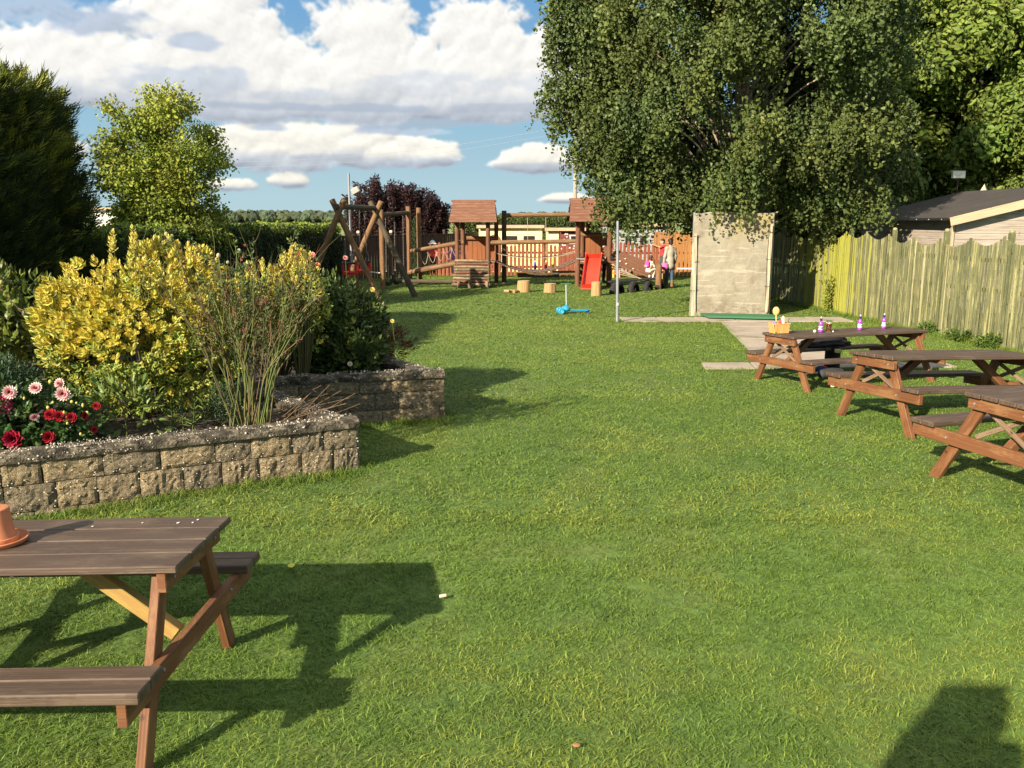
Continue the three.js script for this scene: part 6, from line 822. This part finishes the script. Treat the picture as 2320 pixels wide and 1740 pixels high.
{ const h = thing('sun_hat', 'white brimmed sun hat worn by the child in the red top', 'hat', [-2.92, 1.40, -31.98], 0); part(h, 'crown', new THREE.SphereGeometry(.105, 16, 8, 0, TAU, 0, Math.PI / 2).translate(0, .02, 0), M.white); part(h, 'brim', lathe([[.09, .03], [.105, .025], [.17, -.005], [.168, -.012], [.10, .012], [.09, .02]], 22), M.white); }
person('small child in white and purple behind the left walkway rail', [-2.18, .3, -32.2], .1, { h: 1.0, w: .95, headScale: 1.25, joints: { elL: [.3, 1.24, .05], wrL: [.5, 1.3, .1], elR: [-.3, 1.22, .05], wrR: [-.46, 1.26, .12] }, clothes: { hair: [.25, .15, .07], top: [.55, .18, .52], sleeve: 1, legs: [.70, .60, .60], shoes: [.5, .3, .4] } });
person('adult in black trousers standing behind the right play tower', [3.43, 0, -31.55], .5, { h: 1.75, clothes: { hair: [.03, .02, .015], top: [.62, .60, .57], sleeve: .1, legs: [.014, .014, .016], shoes: [.02, .02, .02] } });
// photographer, whose shadow falls on the lawn at the lower right
person('person standing on the terrace holding up a black tablet with both hands', [-1.12, .85, .22], Math.PI, { h: 1.8, w: 1.12, joints: { elR: [-.22, 1.12, .06], wrR: [-.19, 1.36, .13], elL: [.22, 1.12, .06], wrL: [.19, 1.36, .13] }, clothes: { hair: [.05, .03, .02], top: [.10, .11, .14], sleeve: 1, legs: [.05, .06, .09], shoes: [.03, .03, .03] } });
single('shadow_tablet', cbox(.38, .36, .009, .004), M.black, 'black tablet shaped to square off the shadow of the person on the terrace', 'shadow_tablet', [-1.12, 2.42, .06]);  // invented, and sized to give the cast shadow a flat top

// ---------------------------------------------------------------- things on the tables and the lawn
{ // scooter
  const blue = flat(.02, .30, .52, .35), t = thing('kick_scooter', 'small turquoise three-wheeled scooter standing on the lawn', 'scooter', [1.38, G(1.38, -21.1), -21.1], 0);
  part(t, 'deck', cbox(.52, .03, .12, .012).rotateZ(-.035).translate(.24, .085, 0), blue); part(t, 'front_shell', blend([ell([-.06, .12, 0], [.11, .075, .12]), cap([-.17, .1, -.12], [-.17, .1, .12], .035)], .04, .012), blue); part(t, 'stem', new THREE.CylinderGeometry(.016, .017, .56, 10).rotateZ(.03).translate(-.05, .44, 0), flat(.55, .62, .64, .3, { metalness: .4 })); part(t, 'clamp', new THREE.CylinderGeometry(.026, .03, .07, 10).translate(-.04, .2, 0), blue);
  part(t, 'handlebar', new THREE.CapsuleGeometry(.019, .24, 4, 8).rotateZ(Math.PI / 2).translate(-.06, .735, 0), flat(.03, .16, .06, .6)); for (const z of [-.13, .13]) { const w = part(t, 'wheel', new THREE.TorusGeometry(.055, .024, 8, 20).translate(-.19, .078, z), blue); part(w, 'hub', new THREE.CylinderGeometry(.035, .035, .03, 12).rotateX(Math.PI / 2).translate(-.19, .078, z), flat(.05, .45, .62, .4)); } part(t, 'wheel', new THREE.CylinderGeometry(.04, .04, .05, 14).rotateX(Math.PI / 2).translate(.5, .045, 0), flat(.03, .05, .2, .5)); part(t, 'rear_brake', cbox(.1, .012, .09, .004).rotateZ(-.4).translate(.5, .1, 0), blue);
  t.rotation.y = .15;
}
const onTable = (T, lx, ly, lz) => { T.updateMatrixWorld(true); return T.localToWorld(V(lx, ly, lz)); };
{ // far right table
  const top = .746, bp = (lx, lz) => onTable(TB, lx, top, lz).toArray();
  const bk = thing('cutlery_basket', 'slatted pale wooden basket holding cutlery at the end of the bottle table', 'basket', bp(.10, -.10), .25), bw = wood([.52, .26, .07], [.68, .37, .12], [.7, .45, .2], 81);
  part(bk, 'base', bxAt(0, .012, 0, .21, .016, .13), bw); for (let i = 0; i < 5; i++) for (const s of [-1, 1]) part(bk, 'slat', cbox(.043, .135, .008, .002, RB).rotateX(s * .12).translate(-.092 + i * .046, .075, s * .074), bw); for (let i = 0; i < 3; i++) for (const s of [-1, 1]) part(bk, 'slat', cbox(.008, .135, .042, .002, RB).rotateZ(-s * .12).translate(s * .117, .075, -.048 + i * .048), bw); for (const s of [-1, 1]) part(bk, 'rim', bxAt(0, .14, s * .086, .25, .016, .008), bw);
  const item = (name, label, geo, m, off, rz, rx) => { const p = bp(.10 + off[0], -.10 + off[1]); const o = single(name, geo, m, label, name === 'sauce_bottle' ? 'bottle' : 'utensil', p, 0); o.rotation.set(rx, 0, rz); return o; };
  item('wooden_spoon', 'big wooden spoon sticking up from the cutlery basket', merged([new THREE.CylinderGeometry(.010, .008, .26, 8).translate(0, .15, 0), new THREE.SphereGeometry(.048, 14, 10).scale(1, 1.25, .35).translate(0, .315, 0)]), flat(.74, .44, .16, .6), [-.045, 0], .06, 0);
  item('sauce_bottle', 'red-capped sauce bottle in the cutlery basket', lathe([[0, .01], [.026, .01], [.026, .14], [.012, .18], [.012, .2], [0, .2]]), flat(.55, .03, .02, .35), [0, .01], -.02, 0); item('sauce_bottle', 'cream sauce bottle in the cutlery basket', lathe([[0, .01], [.03, .01], [.032, .15], [.02, .22], [.01, .24], [0, .245]]), flat(.80, .66, .42, .4), [.045, 0], -.05, 0); item('napkin_packet', 'blue and white packet at the left of the cutlery basket', cbox(.05, .17, .02, .005).translate(0, .09, 0), flat(.22, .22, .48, .5), [-.075, .02], .15, 0);
  for (const [x, r, l] of [[.085, -.45, 'steel fork leaning right out of the cutlery basket'], [.075, -.3, 'steel knife leaning right out of the cutlery basket']]) item('fork', l, merged([cbox(.01, .16, .003, .001).translate(0, .1, 0), ...(r < -.4 ? [-.011, 0, .011].map((k) => cbox(.005, .05, .003, .001).translate(k, .205, 0)) : [cbox(.016, .06, .003, .001).translate(0, .2, 0)])]), flat(.6, .6, .6, .25, { metalness: .9 }), [x, .01], r, 0);
  const pur = new THREE.MeshPhysicalMaterial({ color: RGB(.30, .055, .42), roughness: .22, clearcoat: .5 }), navy = flat(.02, .02, .09, .4), lab = (() => { const c = document.createElement('canvas'); c.width = 128; c.height = 64; const x = c.getContext('2d'); x.fillStyle = '#f2eef5'; x.fillRect(0, 0, 128, 64); x.fillStyle = '#5a2a88'; for (const [a, b, w, h] of [[10, 14, 22, 12], [38, 20, 30, 10], [12, 34, 40, 8], [72, 12, 44, 14], [76, 34, 30, 12]]) x.fillRect(a, b, w, h); x.fillStyle = '#b04ac0'; x.fillRect(60, 44, 40, 10); const t = new THREE.CanvasTexture(c); t.colorSpace = THREE.SRGBColorSpace; return mat({ map: t, roughness: .4 }); })();
  const bottle = (lx, lz, label) => { const o = thing('juice_bottle', label, 'bottle', bp(lx, lz), lx * 3, 'purple drink bottles'); part(o, 'bottle_body', lathe([[0, .004], [.026, .0], [.031, .008], [.031, .03], [.028, .036], [.028, .095], [.031, .102], [.032, .118], [.027, .140], [.017, .158], [.013, .168], [0, .168]], 24), pur); part(o, 'label', new THREE.CylinderGeometry(.0288, .0288, .052, 24, 1, true).translate(0, .066, 0), lab); const cp = part(o, 'cap', lathe([[0, .166], [.0155, .166], [.0155, .198], [.010, .202], [0, .202]], 16), navy); part(cp, 'nozzle', lathe([[0, .2], [.009, .2], [.011, .212], [.007, .222], [0, .222]], 12), M.white); };
  bottle(.72, .02, 'purple drink bottle with white label beside the beer glass'); bottle(1.46, -.03, 'purple drink bottle standing alone in the middle of the table'); bottle(1.93, -.06, 'purple drink bottle nearest the far right end of the table');
  const gl = thing('beer_glass', 'pint glass of brown beer with a thin head on the far table', 'glass', bp(.86, .02), 0); part(gl, 'glass', lathe([[0, .002], [.030, 0], [.033, .006], [.043, .165], [.0405, .165], [.031, .012], [0, .012]], 26), new THREE.MeshPhysicalMaterial({ color: 0xffffff, roughness: .04, transmission: 1, thickness: .003, ior: 1.5 })); part(gl, 'beer', lathe([[0, .0125], [.0308, .0125], [.0385, .118], [0, .118]], 24), new THREE.MeshPhysicalMaterial({ color: RGB(.16, .055, .012), roughness: .15 })); part(gl, 'head', lathe([[0, .1181], [.0385, .1181], [.0397, .136], [.036, .138], [0, .137]], 24), flat(.82, .76, .62, .8));
  single('ball', new THREE.SphereGeometry(.022, 14, 10), flat(.62, .62, .42, .6), 'small pale ball lying on the table just left of the bottle and glass', 'ball', onTable(TB, .61, top + .022, .03).toArray());
  single('crumb', new THREE.IcosahedronGeometry(.012, 1), M.white, 'white scrap lying at the foot of the beer glass', 'litter', onTable(TB, .925, top + .008, .04).toArray());
  // coat, bag, shoes on and under the bench
  const ct = thing('coat', 'black coat heaped over the far bench of the bottle table', 'coat', onTable(TB, 1.38, .44, -.66).toArray(), .3), q = rng(501), cg = new THREE.SphereGeometry(1, 40, 26), p = cg.attributes.position; for (let i = 0; i < p.count; i++) { const x = p.getX(i), y = p.getY(i), z = p.getZ(i), k = 1 + (fbm(x * 2.2, y * 2.2, z * 2.2, 4) - .5) * .75 + (fbm(x * 7, y * 7, z * 7, 3) - .5) * .25; p.setXYZ(i, x * .42 * k, Math.max(-.01, y * .13 * k + .03), z * .16 * k); } cg.computeVertexNormals(); part(ct, 'heap', cg, flat(.008, .008, .010, .85)); const dg = new THREE.PlaneGeometry(.34, .46, 16, 16), dp = dg.attributes.position; for (let i = 0; i < dp.count; i++) dp.setZ(i, .04 * Math.sin(dp.getX(i) * 26 + 2 * dp.getY(i)) + .03 * fbm(dp.getX(i) * 7, dp.getY(i) * 5, 4, 3)); dg.computeVertexNormals(); part(ct, 'hanging_sleeve', dg.translate(.02, -.2, .17), mat({ color: RGB(.008, .008, .010), roughness: .85, side: THREE.DoubleSide }));
  const shoe = (lx, lz, turn, label) => { const a = onTable(TB, lx, .03, lz); const o = thing('shoe', label, 'shoe', [a.x, .04, a.z], turn, 'blue shoes under the bottle table'); part(o, 'upper', blend([ell([-.05, .06, 0], [.06, .05, .04]), ell([.06, .045, 0], [.09, .035, .045])], .05, .008), flat(.03, .05, .13, .7)); part(o, 'sole', cbox(.29, .022, .095, .01).translate(.01, .012, 0), M.white); part(o, 'tongue', cbox(.07, .02, .05, .006).rotateZ(-.3).translate(.02, .095, 0), flat(.6, .06, .12, .7)); };
  shoe(.98, -.48, .5, 'blue shoe lying under the table, nearer the basket end'); shoe(1.2, -.45, .1, 'blue and red shoe under the table, next to the hanging coat');
  const bg = onTable(TB, 1.05, 0, -.1); single('holdall', blend([cap([-.16, .06, 0], [.16, .06, 0], .062), ell([0, .08, 0], [.15, .055, .07])], .05, .012), flat(.035, .035, .04, .8), 'dark grey bag lying flat under the bottle table', 'bag', [bg.x, .04, bg.z], .35);
  single('paper_cup', lathe([[0, 0], [.03, 0], [.038, .09], [.036, .09], [.028, .004], [0, .004]], 18), M.white, 'white and blue cup on the far bench beside the black coat', 'cup', onTable(TB, 1.05, .44, -.64).toArray()); single('food_box', cbox(.09, .05, .07, .004), flat(.75, .62, .25, .7), 'yellow box half hidden behind the corner of the middle table', 'box', onTable(TB, 1.42, .40, -.40).toArray());
}
{ // left table: pot on its saucer
  const terra = mat({ map: tex(256, 256, (u, v) => { const n = fbm(u * 6, v * 6, 3, 5), m = fbm(u * 40, v * 40, 5, 3); let c = mix3([.42, .145, .060], [.58, .225, .10], n); c = mix3(c, [.62, .42, .30], clamp((m - .62) * 4) * .3); return c; }, 2, 1), roughness: .85 }), p = onTable(TA, 1.05, .784, -.02);
  const pot = thing('terracotta_pot', 'upturned terracotta pot standing on the left picnic table', 'flower pot', p.toArray(), 0); part(pot, 'pot', lathe([[.02, .165], [.056, .165], [.060, .158], [.064, .10], [.079, .034], [.090, .034], [.092, .030], [.092, .014], [.088, .0125], [.075, .0125], [.06, .1], [.052, .155], [.02, .155]].map(([a, b]) => [a, b * 1.15]), 36), terra);
  const sc = single('terracotta_saucer', lathe([[0, .0], [.105, 0], [.125, .006], [.136, .026], [.134, .032], [.127, .032], [.116, .012], [0, .010]], 40), terra, 'terracotta saucer under the upturned pot on the left table', 'saucer', p.clone().add(V(0, .001, 0)).toArray()); pot.position.y += .004;
  const q = rng(511), dr = (lx, lz, l, s = 1) => single('dropping', new THREE.SphereGeometry(.006 * s, 8, 6).scale(1.6, .3, 1), M.white, l, 'speck', onTable(TA, lx, .785, lz).toArray(), q() * 3, 'white specks on the left table'); dr(.16, .33, 'white speck nearest the far right table corner'); dr(.25, .28, 'white speck left of the corner specks', 1.2); dr(.17, .28, 'white speck just in front of the corner speck'); dr(.45, .29, 'faint white speck in the middle of the far plank', .8); dr(.70, .24, 'faint white speck nearest the pot shadow', .8);
}
{ // litter on the lawn
  const at = (x, z, y = .02) => [x, G(x, z) + y, z];
  const lf2 = new THREE.CircleGeometry(.026, 12).rotateX(-Math.PI / 2 + .2), lp = lf2.attributes.position; for (let i = 0; i < lp.count; i++) lp.setY(i, lp.getY(i) + .012 * fbm(lp.getX(i) * 40, lp.getZ(i) * 40, 2, 2)); single('fallen_leaf', lf2, mat({ color: RGB(.55, .52, .05), roughness: .7, side: THREE.DoubleSide }), 'yellow fallen leaf at the edge of the left table shadow', 'leaf', at(-1.55, -5.68, .035));
  single('cork', new THREE.CylinderGeometry(.011, .011, .042, 12).rotateZ(Math.PI / 2), flat(.72, .58, .44, .8), 'pale cork lying by the tip of the left table shadow', 'cork', at(-.455, -5.28, .035), .4); single('fallen_leaf', new THREE.SphereGeometry(.016, 8, 6).scale(1.4, .4, 1), flat(.30, .14, .06, .8), 'small brown leaf in the near grass, right of centre', 'leaf', at(.31, -3.72, .03));
  for (const [x, z, l] of [[4.42, -11.6, 'cream crumb on the grass below the far bench of the middle table'], [4.5, -11.55, 'second cream crumb beside the first, below the middle table bench']]) single('crumb', new THREE.IcosahedronGeometry(.028, 1).scale(1.3, .6, 1), flat(.74, .64, .42, .8), l, 'litter', at(x, z, .03), 0, 'crumbs by the middle table');
}
{ // climber on the fence and weeds
  const q = rng(521), t = thing('climbing_plant', 'small pale green climber growing up the mossy fence', 'climber', [7.93, 0, -21.35]), l = []; for (let i = 0; i < 44; i++) { const y = q() * .95; l.push([mat4(V(-.06 + (q() - .5) * (.1 + (y > .7 ? .26 : 0)), y, (q() - .5) * (.1 + (y > .7 ? .26 : 0))), V(-1, .3 + q(), (q() - .5) * 2), q() * TAU, .8 + q() * .6), vary(q, [.24, .27, .04], .3)]); } part(t, 'stem', limb([V(-.03, -.03, 0), V(-.05, .5, .03), V(-.04, 1.0, 0)], .008, .004, 8, 5), stemMat.olive); instanced(t, 'leaves', rosette(4, .08, .055, () => [1, 1, 1], 523, .3), LM, l);
  for (const [x, z, lab] of [[8.45, -17.3, 'low dark weed at the foot of the fence, behind the middle table'], [8.62, -15.4, 'low dark weed at the foot of the fence near the right edge'], [8.5, -16.2, 'low weed at the foot of the fence between the other two']]) leafyShrub('weed', lab, 'weed', [x, G(x, z), z], [.22, .12, .22], .1, 60, { seed: Math.round(x * 100), geo: midLeaf, size: .8, cols: [[.06, .11, .02], [.11, .16, .03]] });
  const st = thing('fallen_twig', 'dark dead twig lying at the foot of the fence by the yellow boards', 'twig', [7.5, G(7.5, -23.2), -23.2]); part(st, 'twig', limb([V(-.35, .03, -.1), V(0, .05, 0), V(.2, .03, .12), V(.35, .02, .3)], .018, .008, 10, 5), bark); part(st, 'side_twig', limb([V(0, .05, 0), V(.12, .12, .05), V(.2, .1, .0)], .01, .004, 6, 5), bark);
}
// terrace behind the camera, on which the photographer stands
struct('terrace', bxAt(0, .30, 3.0, 16, 1.1, 6.4, .02), M.concrete);

scene.traverse((o) => { if (o.isMesh) { o.castShadow = true; o.receiveShadow = true; } });
renderer.render(scene, camera);
